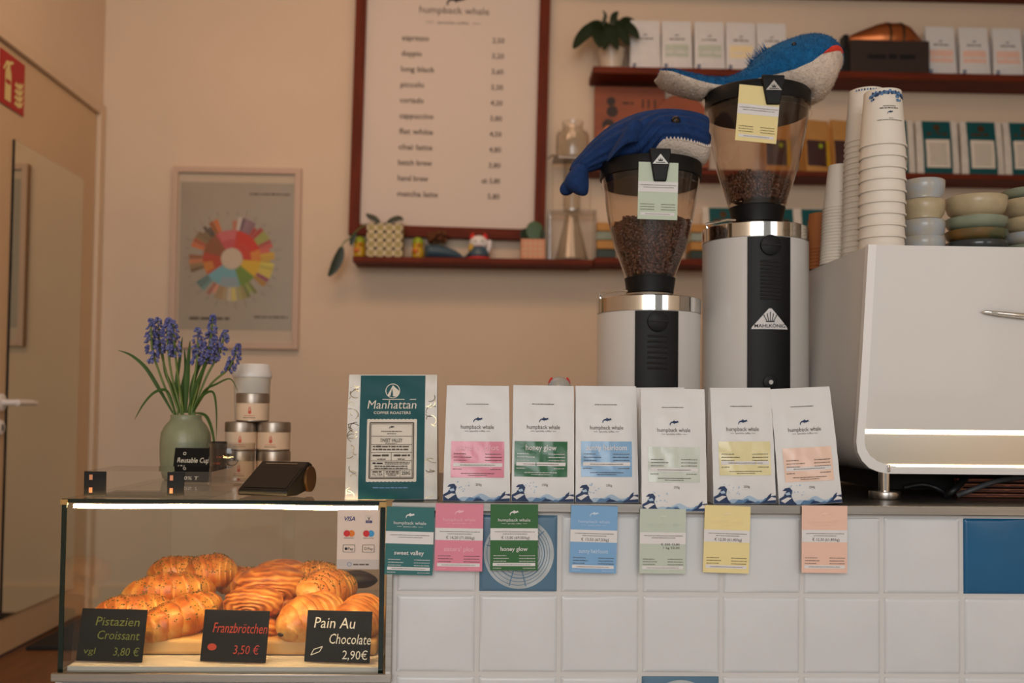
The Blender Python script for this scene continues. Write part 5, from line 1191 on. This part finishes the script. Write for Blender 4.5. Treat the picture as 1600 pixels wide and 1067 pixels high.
# ================================================================ back wall
# framed colour wheel poster
YP = YW - .012; k = mpp(YP)
c0 = P(365.5, 545, YP); hp_ = (P(365.5, 262, YP) - c0).z; wp_ = 199 * k
s = thing('framed_poster', 'framed coffee flavour wheel poster in pale wood hanging on the back wall', 'picture', (c0.x, YP, c0.z))
f_ = 9 * k
b = B()
for sg in (-1, 1): b.box(sg * (wp_ / 2 - f_ / 2), 0, hp_ / 2, f_, .022, hp_)
b.box(0, 0, f_ / 2, wp_ - 2 * f_, .022, f_); b.box(0, 0, hp_ - f_ / 2, wp_ - 2 * f_, .022, f_); b.build('frame', 'frame_pink', s, bev=.001)
b = B(); b.box(0, .004, hp_ / 2, wp_ - 2 * f_, .003, hp_ - 2 * f_); b.build('mat_board', 'matboard', s)
p = Print(); iw = 88 * k; z0, z1 = 29 * k, hp_ - 23 * k; p.rect(-iw, z0, iw, z1, 'greyprint', .0002); sh_ = p.build('print_sheet', flat((0, .0025, 0)), s)
wc = P(362, 404, YP); cx, cz = wc.x - c0.x, wc.z - c0.z; p = Print()
W = {}
def wm(c_):
    if c_ not in W: n_ = 'wheel_%d' % len(W); M[n_] = mat('wheel_ink', c_, .6); W[c_] = n_
    return W[c_]
def wedge(a0, a1, r0, r1, c_, lift):
    a0, a1 = math.radians(90 - a0), math.radians(90 - a1); n = max(2, int(abs(a1 - a0) / .12))
    v = [(cx + q * k * math.cos(a0 + (a1 - a0) * i / n), cz + q * k * math.sin(a0 + (a1 - a0) * i / n)) for q in (r0, r1) for i in range(n + 1)]
    p.raw(v, [(i, i + 1, i + n + 2, i + n + 1) for i in range(n)], wm(c_), lift)
inner = [(10, 95, (212, 70, 52)), (95, 128, (226, 182, 52)), (128, 162, (120, 148, 62)), (162, 235, (122, 176, 190)), (235, 282, (190, 74, 50)), (282, 325, (150, 92, 60)), (325, 370, (206, 86, 92))]
for a0, a1, c_ in inner: wedge(a0, a1, 17, 45, c_, .0006)
for a0, a1, c_ in ((12, 70, (216, 60, 44)), (70, 95, (226, 140, 60)), (-30, 8, (214, 110, 112)), (165, 205, (150, 166, 176)), (240, 262, (210, 132, 60))): wedge(a0, a1, 30, 45, c_, .0009)
rw = random.Random(4); outs = [(0, 8, (226, 150, 120)), (8, 14, (236, 220, 210)), (14, 34, (150, 110, 126)), (34, 48, (214, 84, 76)), (48, 62, (160, 160, 84)), (62, 80, (208, 96, 86)), (80, 96, (224, 178, 60)), (96, 118, (210, 190, 84)), (118, 124, (170, 90, 110)), (124, 132, (190, 140, 70)), (142, 158, (150, 160, 80)), (158, 170, (190, 176, 110)), (172, 180, (196, 180, 110)), (180, 186, (226, 206, 180)), (188, 204, (190, 160, 120)), (204, 216, (210, 140, 120)), (220, 236, (110, 150, 150)), (250, 262, (150, 120, 84)), (262, 276, (200, 130, 90)), (286, 300, (196, 110, 70)), (300, 316, (150, 120, 84)), (316, 326, (100, 84, 72)), (326, 340, (206, 120, 66))]
for a0, a1, c_ in outs:
    n = max(1, int((a1 - a0) / 5))
    for i in range(n):
        j = rw.uniform(.82, 1.12); wedge(a0 + (a1 - a0) * i / n, a0 + (a1 - a0) * (i + 1) / n - .6, 45, 66 if rw.random() > .15 else 60, tuple(int(min(255, q * j)) // 8 * 8 for q in c_), .0006)
p.circle(cx, cz, 16.5 * k, 'matboard', .0012, seg=36)
for a in range(0, 360, 12): p.line([(cx + 68 * k * math.cos(a / 57.3), cz + 68 * k * math.sin(a / 57.3)), (cx + rw.uniform(72, 80) * k * math.cos(a / 57.3), cz + rw.uniform(72, 80) * k * math.sin(a / 57.3))], .5 * k, 'ink', .0006)
p.dashes(20 * k, 84 * k, z1 - 19 * k, 2.6 * k, 'ink'); p.dashes(-70 * k, -8 * k, z0 + 16 * k, 4 * k, 'ink'); p.dashes(30 * k, 84 * k, z0 + 20 * k, 2.6 * k, 'ink')
p.build('flavour_wheel', flat((0, .0022, 0)), sh_)
b = B(); b.box(0, -.004, hp_ / 2, wp_ - 2 * f_, .002, hp_ - 2 * f_); b.build('glazing', 'glass', s)
# menu board
YB_ = YW - .022; k = mpp(YB_)
c0 = P(698, 372, YB_); W_ = 306 * k; H_ = 470 * k
s = thing('menu_board', 'large white paper menu in a dark red wooden frame on the back wall', 'menu board', (c0.x, YB_, c0.z), ry=math.radians(.9)); f_ = 16.5 * k
for sg in (-1, 1): B().box(sg * (W_ / 2 - f_ / 2), 0, H_ / 2, f_, .04, H_).build('frame_stile', 'wood_redv', s, bev=.0015)
for z in (f_ / 2, H_ - f_ / 2): B().box(0, 0, z, W_ - 2 * f_, .04, f_).build('frame_rail', 'wood_red', s, bev=.0015)
b = B(); b.box(0, .006, H_ / 2, W_ - 2 * f_, .003, H_ - 2 * f_); sheet = b.build('paper_sheet', 'paper', s)
p = Print(); inv = s.matrix_basis.inverted() if False else (Matrix.Rotation(-math.radians(.9), 4, 'Y') @ Matrix.Translation(-Vector((c0.x, YB_, c0.z))))
def mp_(px, py): v = inv @ P(px, py, YB_); return v.x, v.z
x, z = mp_(710, 18); p.text('humpback whale', x, z - 3 * k, 16 * k, 'ink', wid=110 * k); x, z = mp_(708, 37); p.text('specialty coffee', x, z, 6 * k, 'ink', wid=50 * k)
for a in (-37, 37): p.line([(x + (a - 6) * k, z + 2 * k), (x + (a + 6) * k, z + 2 * k)], .8 * k, 'ink')
x, z = mp_(713, 2); p.whale(x, z + 2 * k, 30 * k, 'inkdark')
p.build('heading', flat((0, .0042, 0)), sheet)
for i, (nm, pr) in enumerate([('espresso', '2,50'), ('doppio', '3,20'), ('long black', '3,60'), ('piccolo', '3,30'), ('cortado', '4,20'), ('cappuccino', '3,80'), ('flat white', '4,50'), ('chai latte', '4,80'), ('batch brew', '3,80'), ('hand brew', 'ab 5,80'), ('matcha latte', '5,80')]):
    p = Print(); x, z = mp_(628 - i * .75, 62 + i * 24.4); p.text(nm, x, z, 12.5 * k, 'ink', 'l', wid=5.3 * len(nm) * k, bold=True)
    x, z = mp_(788 - i * .75, 67 + i * 24.4); p.text(pr, x, z, 11.5 * k, 'ink', 'r', wid=5.2 * len(pr) * k * (.9 if len(pr) == 4 else .8), bold=True)
    p.build('menu_line', flat((0, .0042, 0)), sheet)
# shelves
def shelf(px0, px1, pyt, pyb, lab, cat='shelf', dep=.15, x1=None):
    Yf = YW - dep; a = P(px0, pyt, Yf); b_ = P(px1, pyt, Yf); zb = P(px0, pyb, Yf).z; xx1 = x1 or b_.x
    b = B(); b.box((a.x + xx1) / 2, YW - dep / 2 - .001, (a.z + zb) / 2, xx1 - a.x, dep - .002, a.z - zb); o = b.build('wall_shelf', 'wood_red', bev=.002)
    tag(o, lab, cat); return a.z
zs_low = shelf(551, 927, 400, 409, 'thin mahogany wall shelf of little figurines under the menu board', dep=.14)
zs_lowr = shelf(929, 1640, 402, 412, 'lowest thick mahogany shelf behind the two coffee grinders', x1=XR - .3)
zs_mid = shelf(1085, 1640, 264, 272, 'mahogany shelf of teal bags behind the paper cups', x1=XR - .3)
zs_up = shelf(927, 1640, 103, 114, 'mahogany shelf with white coffee bags behind the plush whale', x1=XR - .3)
a = P(1500, 5, YW - .001); b = B(); b.box((P(870, 0, YW).x + XR - .3) / 2, YW - .076, a.z + .012, XR - .3 - P(870, 0, YW).x, .15, .024); tag(b.build('wall_shelf', 'wood_red', bev=.002), 'highest mahogany shelf at the top edge of the photo', 'shelf')
# ---- row on the lower shelf
def at(px, Y): return P(px, 390, Y).x
Y = YW - .07; k = mpp(Y); zz = zs_low + .0005
s = thing('planter', 'square olive checked planter with a trailing plant on the low shelf', 'plant pot', (at(603, Y), Y, zz)); w_ = 55 * k; h_ = 52 * k
b = B(); b.box(0, -.014, h_ / 2, w_, .084, h_); b.build('pot', 'potgreen', s, bev=.002)
p = Print()
for i in range(5): q = -w_ / 2 + w_ * i / 4; p.rect(max(q - .0055, -w_ / 2), 0, min(q + .0055, w_ / 2), h_, 'potwhite'); zq = h_ * i / 4; p.rect(-w_ / 2, max(zq - .0055, 0), w_ / 2, min(zq + .0055, h_), 'potwhite')
p.build('check_lines', flat((0, -.056, 0)), s)
b = B(); b.box(0, -.014, h_ + .001, w_ * .9, .074, .003); b.build('soil', 'beandark', s)
org = Vector((at(603, Y), Y, zz))
def lf(pts, wd, mk='leafdark', nrm=(0, -1, .3), dy=-.04):
    q = [P(a, bb, Y + dy) - org for a, bb in pts]; q = smoothv(q, 5); n = len(q)
    B().blade(q, [wd * k * (math.sin(PI * (.06 + .92 * j / (n - 1))) ** .8) for j in range(n)], nrm).build('leaf', mk, s)
st = [P(a, bb, Y - .045) - org for a, bb in ((588, 350), (570, 352), (556, 362), (548, 372), (538, 378), (533, 388))]
B().tube(smoothv(st, 5), .0022, 6).build('vine', 'stem', s)
lf([(534, 385), (530, 400), (522, 418), (513, 432)], 8); lf([(594, 348), (586, 342), (578, 338), (572, 334)], 5); lf([(604, 349), (614, 343), (624, 341), (630, 344)], 5); lf([(556, 362), (551, 372), (548, 384)], 4)
def chick(px, Y, lab):
    s = thing('chick_figurine', lab, 'figurine', (at(px, Y), Y, zz), group='yellow figurines on the low shelf'); k = mpp(Y)
    b = B(); b.lathe([(8 * k, 0), (9.5 * k, 4 * k), (10 * k, 12 * k), (8 * k, 19 * k)], 20); b.build('body', 'yellow', s)
    b = B(); b.ell((0, 0, 22 * k), (9 * k, 8.5 * k, 9 * k), 18, 10); b.build('head', 'yellow', s)
    b = B(); b.lathe([(9.6 * k, 25 * k), (8.5 * k, 30 * k), (5 * k, 34 * k), (1 * k, 35 * k)], 20); b.build('hat', 'limehat', s)
    b = B(); b.ell((2 * k, -8.5 * k, 21 * k), (3 * k, 4 * k, 2 * k), 10, 6); b.build('beak', 'orange', s)
    b = B(); b.ell((-3 * k, -9 * k, 12 * k), (5 * k, 3 * k, 4 * k), 12, 6); b.build('wing', 'orange', s)
chick(562, YW - .075, 'small yellow figurine with a lime hat at the end of the low shelf'); chick(653, YW - .075, 'small yellow figurine with a lime hat beside the blue whale planter')
# blue whale planter
s = thing('whale_planter', 'slate blue whale shaped planter of brown moss on the low shelf', 'plant pot', (at(690, Y), Y, zz))
b = B(); rs = []
for q in range(17):
    t = q / 16; xx = (-26 + 62 * t) * k; hh = max(1.5, 36 * (1 - t) ** .45 * (t + .12) ** .22 - 6 * t) * k; wd = max(2.5, 22 * (1 - t) ** .7 * min(1, t * 6 + .35)) * k
    rs.append([(xx, wd * math.cos(a), max(0, hh / 2 + hh / 2 * math.sin(a)) + 3 * k * t * t) for a in [2 * PI * j / 18 for j in range(18)]])
b.rings(rs); b.build('body', 'slateblue', s, angle=180)
for sg in (-1, 1):
    b = B(); b.blade([(34 * k, 0, 4 * k), (40 * k, sg * 5 * k, 8 * k), (46 * k, sg * 9 * k, 15 * k)], [3 * k, 5 * k, .8 * k], (0, -.4, 1)); b.build('fluke', 'slateblue', s)
b = B(); rm = random.Random(2)
for q in range(60): b.ell((rm.uniform(-20, 6) * k, rm.uniform(-10, 10) * k, rm.uniform(30, 43) * k), (rm.uniform(2, 5) * k,) * 3, 7, 5)
b.build('moss', 'moss', s)
# lucky cat
s = thing('lucky_cat_figurine', 'small white beckoning cat figurine with red ears on the low shelf', 'figurine', (at(748, Y), Y, zz))
b = B(); b.lathe([(19 * k, 0), (20 * k, 1.5 * k), (19 * k, 4 * k)], 28); b.build('base', 'mcred', s)
b = B(); b.lathe([(15 * k, 4.2 * k), (17 * k, 8 * k), (15.5 * k, 16 * k), (10 * k, 22 * k)], 24); b.build('body', 'slateblue', s)
b = B(); b.ell((0, 0, 28 * k), (15 * k, 12 * k, 11.5 * k), 20, 12); b.build('head', 'whiterim', s)
for sg in (-1, 1):
    b = B(); b.lathe([(6 * k, 34 * k), (4 * k, 39 * k), (.6 * k, 44 * k)], 10, 0, (sg * 9.5 * k, 0, 0)); b.build('ear', 'mcred', s)
b = B(); b.tube([(14 * k, -4 * k, 14 * k), (17 * k, -6 * k, 20 * k), (17 * k, -6 * k, 31 * k)], [3.5 * k, 3.8 * k, 4 * k], 10); b.build('raised_paw', 'whiterim', s)
b = B(); b.ell((-12 * k, -9 * k, 19 * k), (4 * k, 2.5 * k, 6 * k), 12, 8); b.build('coin', 'yellow', s)
b = B(); b.lathe([(9.6 * k, 20.5 * k), (11 * k, 21.5 * k), (9.6 * k, 22.5 * k)], 20); b.build('collar', 'redink', s)
p = Print()
for sg in (-1, 1): p.line([(sg * 8 * k, 28 * k), (sg * 5 * k, 30 * k), (sg * 2.5 * k, 28 * k)], .9 * k, 'inkdark')
p.build('face', flat((0, -12.3 * k, 0)), s)
# pink checked pot with a round leaf plant
s = thing('planter', 'small peach pink grid planter with a round leaved plant on the low shelf', 'plant pot', (at(832, Y - .02), Y - .02, zz)); w_ = 37 * k; h_ = 31 * k; org = Vector((at(832, Y), Y, zz))
b = B(); b.box(0, 0, h_ / 2, w_, w_, h_); b.build('pot', 'potpink', s, bev=.002)
p = Print()
for i in range(1, 5): q = -w_ / 2 + w_ * i / 5; p.rect(q - .001, 0, q + .001, h_, 'potwhite')
for i in range(1, 4): q = h_ * i / 4; p.rect(-w_ / 2, q - .001, w_ / 2, q + .001, 'potwhite')
p.build('grid_lines', flat((0, -w_ / 2, 0)), s)
b = B(); b.box(0, 0, h_ + .001, w_ * .9, w_ * .9, .003); b.build('soil', 'beandark', s)
for (dx, dz, r_, ty) in ((3, 46, 14, 0), (-12, 40, 9, .4), (12, 40, 8, -.4)):
    b = B(); b.tube([(0, 0, h_), (dx * .6 * k, -.006, (dz - 8) * k), (dx * k, -.008, dz * k)], .0018, 6)
    b.ell((dx * k, -.009, dz * k), (r_ * k, .002, r_ * 1.1 * k), 18, 10, 0, Matrix.Rotation(ty, 3, 'Z')); b.build('leaf', 'leafdark' if ty else 'leaf', s, angle=180)
# cold drip coffee tower
Yt = YW - .07; k = mpp(Yt); org = Vector((at(893, Yt), Yt, zs_low + .0005)); Z = lambda py: P(893, py, Yt).z - org.z
s = thing('cold_drip_tower', 'clear glass cold drip coffee tower beside the menu board', 'coffee maker', org)
b = B(); r_ = 36 * k
for sg in (-1, 1): b.box(sg * r_, 0, Z(333) / 2, .004, r_ * 1.4, Z(333))
b.box(0, 0, Z(333) + .002, r_ * 2 + .004, r_ * 1.4, .004); b.box(0, 0, .002, r_ * 2 - .005, r_ * 1.4, .004); b.build('acrylic_stand', 'acrylic', s)
b = B(); b.lathe([(24 * k, .005), (26 * k, .010), (24 * k, 12 * k), (11 * k, Z(343)), (10 * k, Z(336)), (9 * k, Z(336)), (23 * k, 11 * k), (24 * k, .012), (0, .010)], 32, cap1=False); b.build('flask', 'acrylic', s)
b = B(); b.lathe([(14 * k, Z(333) + .0045), (14 * k, Z(250)), (13 * k, Z(250)), (13 * k, Z(333) + .007)], 28, cap1=True); b.build('brew_tube', 'acrylic', s)
b = B(); b.lathe([(14.6 * k, Z(333) + .0045), (14.6 * k, Z(333) + .012)], 28, cap0=False, cap1=False); b.build('tube_ring', 'steel', s)
b = B(); b.lathe([(25 * k, Z(249)), (26 * k, Z(246)), (26 * k, Z(214)), (24 * k, Z(207)), (17 * k, Z(203)), (16 * k, Z(198)), (17.5 * k, Z(191)), (16.5 * k, Z(191)), (15 * k, Z(203)), (25 * k, Z(212)), (25 * k, Z(246))], 32); b.build('water_jar', 'acrylic', s)
b = B(); b.box(0, .0, Z(250) - .002, 62 * k, 40 * k, .004); b.tube([(-24 * k, -20 * k, Z(250) - .002), (-33 * k, -24 * k, Z(249)), (-40 * k, -26 * k, Z(255))], .004, 8); b.build('jar_shelf', 'tin', s)
for sg in (-1, 1):
    b = B(); b.tube([(sg * 30 * k, 14 * k, Z(333) + .004), (sg * 30 * k, 14 * k, Z(250) - .004)], .003, 8); b.build('upright', 'acrylic', s)
# ---- things on the thick low shelf, mostly hidden behind the grinders
def tealbag(px, z, Y, lab, grp, w_px=66, h_px=86, k=None):
    k = k or mpp(Y); s = thing('coffee_bag', lab, 'bag', (at(px, Y), Y, z), group=grp)
    rs, F = bag_shape(w_px * k, w_px * k * .97, h_px * k, .07, .02, 0, int(px), .006); B().rings(rs).build('pouch', 'pattern', s, angle=60); u = h_px * k / 88
    hw = w_px * k * .34
    p = Print(); p.rect(-hw, .001, hw, h_px * k - .002, 'teal', .001, 10); bd = p.build('teal_band', F, s)
    p = Print(); p.rect(-hw * .82, 12 * u, hw * .82, 57 * u, 'cream', .0018, 6)
    for q in range(7): p.dashes(-hw * .6, hw * .6, (18 + q * 5) * u, 1 * u, 'ink', .003)
    p.circle(0, 76 * u, 5.5 * u, 'gold', .0018); p.dashes(-hw * .7, hw * .7, 64 * u, 5 * u, 'gold', .0018); p.build('label', F, bd); return s
zl = zs_lowr + .0005; GB = 'teal banded bags on the lowest thick shelf'
tealbag(1128, zl, YW - .08, 'teal banded bag behind the taller grinder neck', GB); tealbag(1215, zl, YW - .08, 'teal banded bag behind the taller grinder on the lowest shelf', GB); tealbag(1272, zl, YW - .08, 'teal banded bag between the taller grinder and the paper cups', GB)
for px, w_, lab in ((945, 30, 'stack of dark green and cream tins beside the cold drip tower'), (1092, 34, 'stack of dark and cream tins between the two grinders')):
    Yq = YW - .085; k = mpp(Yq)
    for i in range(4):
        b = B(); b.box(0, 0, 7 * k, w_ * k, .10, 13 * k); o = b.build('flat_box', ['leafdark', 'kraftbag', 'ceramic3', 'kraftbag'][i], None, (at(px, Yq), Yq, zl + i * 14 * k), bev=.002)
        tag(o, ['lowest dark green', 'second lowest ochre', 'third grey green', 'topmost ochre'][i] + (' flat box in the stack beside the cold drip tower' if px < 1000 else ' flat box in the stack between the two grinders'), 'box', 'flat boxes on the lowest shelf')
# ---- middle shelf
zm = zs_mid + .0005; Y = YW - .08; k = mpp(Y); GB = 'teal banded bags on the middle shelf'
for px, lab in ((1392, 'teal banded bag mostly behind the paper cup stack'), (1460.5, 'first full teal banded bag beside the paper cups'), (1530, 'second full teal banded bag beside the paper cups'), (1597, 'teal banded bag cut by the picture edge')): tealbag(px, zm, Y, lab, GB, 68, 90)
def ochre(px, rz, lab):
    s = thing('coffee_bag', lab, 'bag', (at(px, Y), Y, zm), group='ochre bags on the middle shelf', rz=rz)
    rs, F = bag_shape(44 * k, 44 * k, 88 * k, .06, .012, 0, int(px), .004); B().rings(rs).build('pouch', 'kraftbag', s, angle=60)
    p = Print(); p.rect(-20 * k, 12 * k, 14 * k, 54 * k, 'darklabel', .0012, 6); p.rect(14 * k, 12 * k, 20 * k, 54 * k, 'yellow', .0012, 4); p.circle(4 * k, 45 * k, 4 * k, 'limehat', .002); p.build('label', F, s)
ochre(1212, .1, 'ochre bag with a dark label seen through the edge of the taller hopper'); ochre(1273, .25, 'ochre bag with a dark label just clear of the taller hopper'); ochre(1316, .25, 'ochre bag with a dark label touching the paper cup stack')
# wooden crate panel with printed drawings, and an arched board
Yq = YW - .035; c = P(983, 266, Yq); kq = mpp(Yq)
s = thing('wooden_sign_board', 'orange brown wooden board with dark drawings behind the crocheted whale', 'sign', (c.x, Yq, c.z)); hh = 132 * kq
b = B(); b.box(0, 0, hh / 2, 112 * kq, .02, hh); b.build('board', 'sapele', s, bev=.002)
p = Print()
for (a, bb, r_, mk) in ((-30, 108, 7, 'darkbrown'), (-28, 92, 9, 'darkbrown'), (-34, 70, 10, 'darkbrown'), (-34, 62, 7, 'orange'), (-34, 46, 5, 'darkbrown')): p.circle(a * kq, bb * kq, r_ * kq, mk, .001 if mk != 'orange' else .002)
for a in (19, 28, 38): p.rect(a * kq, 98 * kq, (a + 3) * kq, 112 * kq, 'darkbrown')
p.dashes(-12 * kq, 6 * kq, 104 * kq, 4 * kq, 'darkbrown'); p.build('drawing', flat((0, -.0102, 0)), s)
c = P(1056, 266, Yq); n = 20
b = B(); pr = [(-44 * kq, 0), (44 * kq, 0)] + [(44 * kq * math.cos(PI * i / n), 70 * kq + 46 * kq * math.sin(PI * i / n)) for i in range(n + 1)]
b.prism(pr, -.012, .012); o = b.build('arched_board', 'sapele', None, (c.x + .012, Yq - .03, c.z), bev=.002); tag(o, 'orange brown board with a rounded top behind the crocheted whale', 'board')
# a short shelf piece carrying the two boards
a = P(935, 266, YW - .2); b = B(); x0, x1 = P(927, 266, YW - .2).x, P(1084, 266, YW - .2).x
zz2 = P(1000, 266, Yq).z
b.box((x0 + x1) / 2, YW - .06, zz2 - .014, x1 - x0, .118, .026); tag(b.build('wall_shelf', 'wood_red', bev=.002), 'short mahogany ledge behind the crocheted whale', 'shelf')
# ---- upper shelf
zu = zs_up + .0005; Y = YW - .08; k = mpp(Y)
def smallwhite(px, lab, mk=None):
    s = thing('coffee_bag', lab, 'bag', (P(px, 100, Y).x, Y, zu), group='white bags on the upper shelf')
    rs, F = bag_shape(49 * k, 46 * k, 84 * k, .05, .01, 0, int(px), .004); B().rings(rs).build('pouch', 'bag', s, angle=60); u = 84 * k / 182; w_ = 49 * k
    p = Print()
    if mk: p.rect(-w_ * .38, 52 * u, w_ * .38, 96 * u, mk, .001, 8); p.rect(-w_ * .36, 66 * u, w_ * .36, 72 * u, 'labelwhite', .0016, 4)
    p.whale(0, 128 * u, 15 * u, 'navy', .001); p.dashes(-26 * u, 26 * u, 113 * u, 5 * u, 'ink', .001); p.build('print', F, s)
    p = Print(); wave_print(p, w_ * .99, u); p.build('wave_print', F, s)
    # foil of the foot
for px, mk, lab in ((1007, None, 'white bag with a grey print beside the potted plant on the upper shelf'), (1056, 'c_sage', 'white bag with a pale sage label behind the plush whale tail'), (1107, 'c_sage', 'second white bag with a pale sage label behind the plush whale'), (1156, 'c_paleyellow', 'white bag with a cream label behind the back of the plush whale'), (1204, 'c_paleyellow', 'white bag hidden behind the head of the plush whale'),
                    (1467, 'c_peach', 'white bag with a peach label next to the copper model on the upper shelf'), (1519, 'c_peach', 'middle white bag with a peach label on the upper shelf'), (1571, 'c_peach', 'last whole white bag with a peach label on the upper shelf'), (1622, 'c_peach', 'white bag cut by the picture edge on the upper shelf')): smallwhite(px, lab, mk)
# potted plant
org = Vector((P(955, 95, Y).x, Y - .01, zu)); s = thing('potted_plant', 'dark leaved potted plant drooping at the end of the upper shelf', 'plant', org)
b = B(); b.lathe([(15 * k, 0), (17 * k, .003), (21 * k, 32 * k), (22 * k, 34 * k), (20 * k, 33 * k)], 28); b.build('pot', 'stone', s)
rp_ = random.Random(8)
def lf2(pts, wd, dy):
    q = [P(a, bb, Y - .01 + dy * i / (len(pts) - 1)) - org for i, (a, bb) in enumerate(pts)]; q = smoothv(q, 5); n = len(q)
    B().blade(q, [wd * k * (max(.05, math.sin(PI * (.04 + .94 * j / (n - 1)))) ** .8) for j in range(n)], (0, -1, .35)).build('leaf', 'leafdark', s)
for pts, wd, dy in [([(950, 68), (930, 42), (910, 56), (896, 76)], 11, -.06), ([(950, 68), (940, 45), (934, 55), (938, 74)], 10, -.09), ([(955, 68), (952, 40), (956, 52), (965, 78)], 11, -.1), ([(958, 68), (968, 38), (985, 44), (998, 60)], 11, -.05), ([(958, 68), (975, 34), (990, 36), (1001, 46)], 9, .04), ([(955, 68), (962, 38), (972, 50), (983, 72)], 11, -.08), ([(952, 68), (944, 38), (946, 24), (942, 16)], 3, 0), ([(956, 68), (958, 40), (960, 24), (966, 18)], 6, .02), ([(950, 68), (938, 40), (925, 38), (916, 46)], 9, .05), ([(955, 68), (956, 44), (948, 56), (944, 78)], 10, -.1)]: lf2(pts, wd, dy)
# copper model on a dark box
org = Vector((P(1375, 100, Y).x, Y, zu)); s = thing('copper_roaster_model', 'copper roaster drum model on a dark box on the upper shelf', 'ornament', org)
b = B(); b.box(6 * k, 0, 26 * k, 126 * k, .12, 52 * k); b.build('box', 'darkbrown', s, bev=.003)
b = B(); b.box(-62 * k, 0, 20 * k, 16 * k, .1, 40 * k); b.box(-58 * k, 0, 52 * k, 8 * k, .05, 28 * k); b.build('side_cabinet', 'black', s, bev=.003)
my = Matrix.Rotation(PI / 2, 3, 'Y')
b = B(); b.lathe([(6 * k, -58 * k), (10 * k, -50 * k), (24 * k, -16 * k), (27 * k, -4 * k), (27 * k, 22 * k), (22 * k, 36 * k), (10 * k, 50 * k), (5 * k, 56 * k)], 36, 0, (8 * k, 0, 61 * k), mt=my); b.build('drum', 'copper', s)
b = B(); b.lathe([(27.6 * k, -3 * k), (27.6 * k, 1 * k)], 36, 0, (8 * k, 0, 61 * k), mt=my); b.lathe([(27.6 * k, 18 * k), (27.6 * k, 22 * k)], 36, 0, (8 * k, 0, 61 * k), mt=my); b.build('drum_bands', 'gold', s)
p = Print(); p.dashes(-30 * k, 46 * k, 22 * k, 8 * k, 'black'); p.build('box_lettering', flat((0, -.0602, 0)), s)
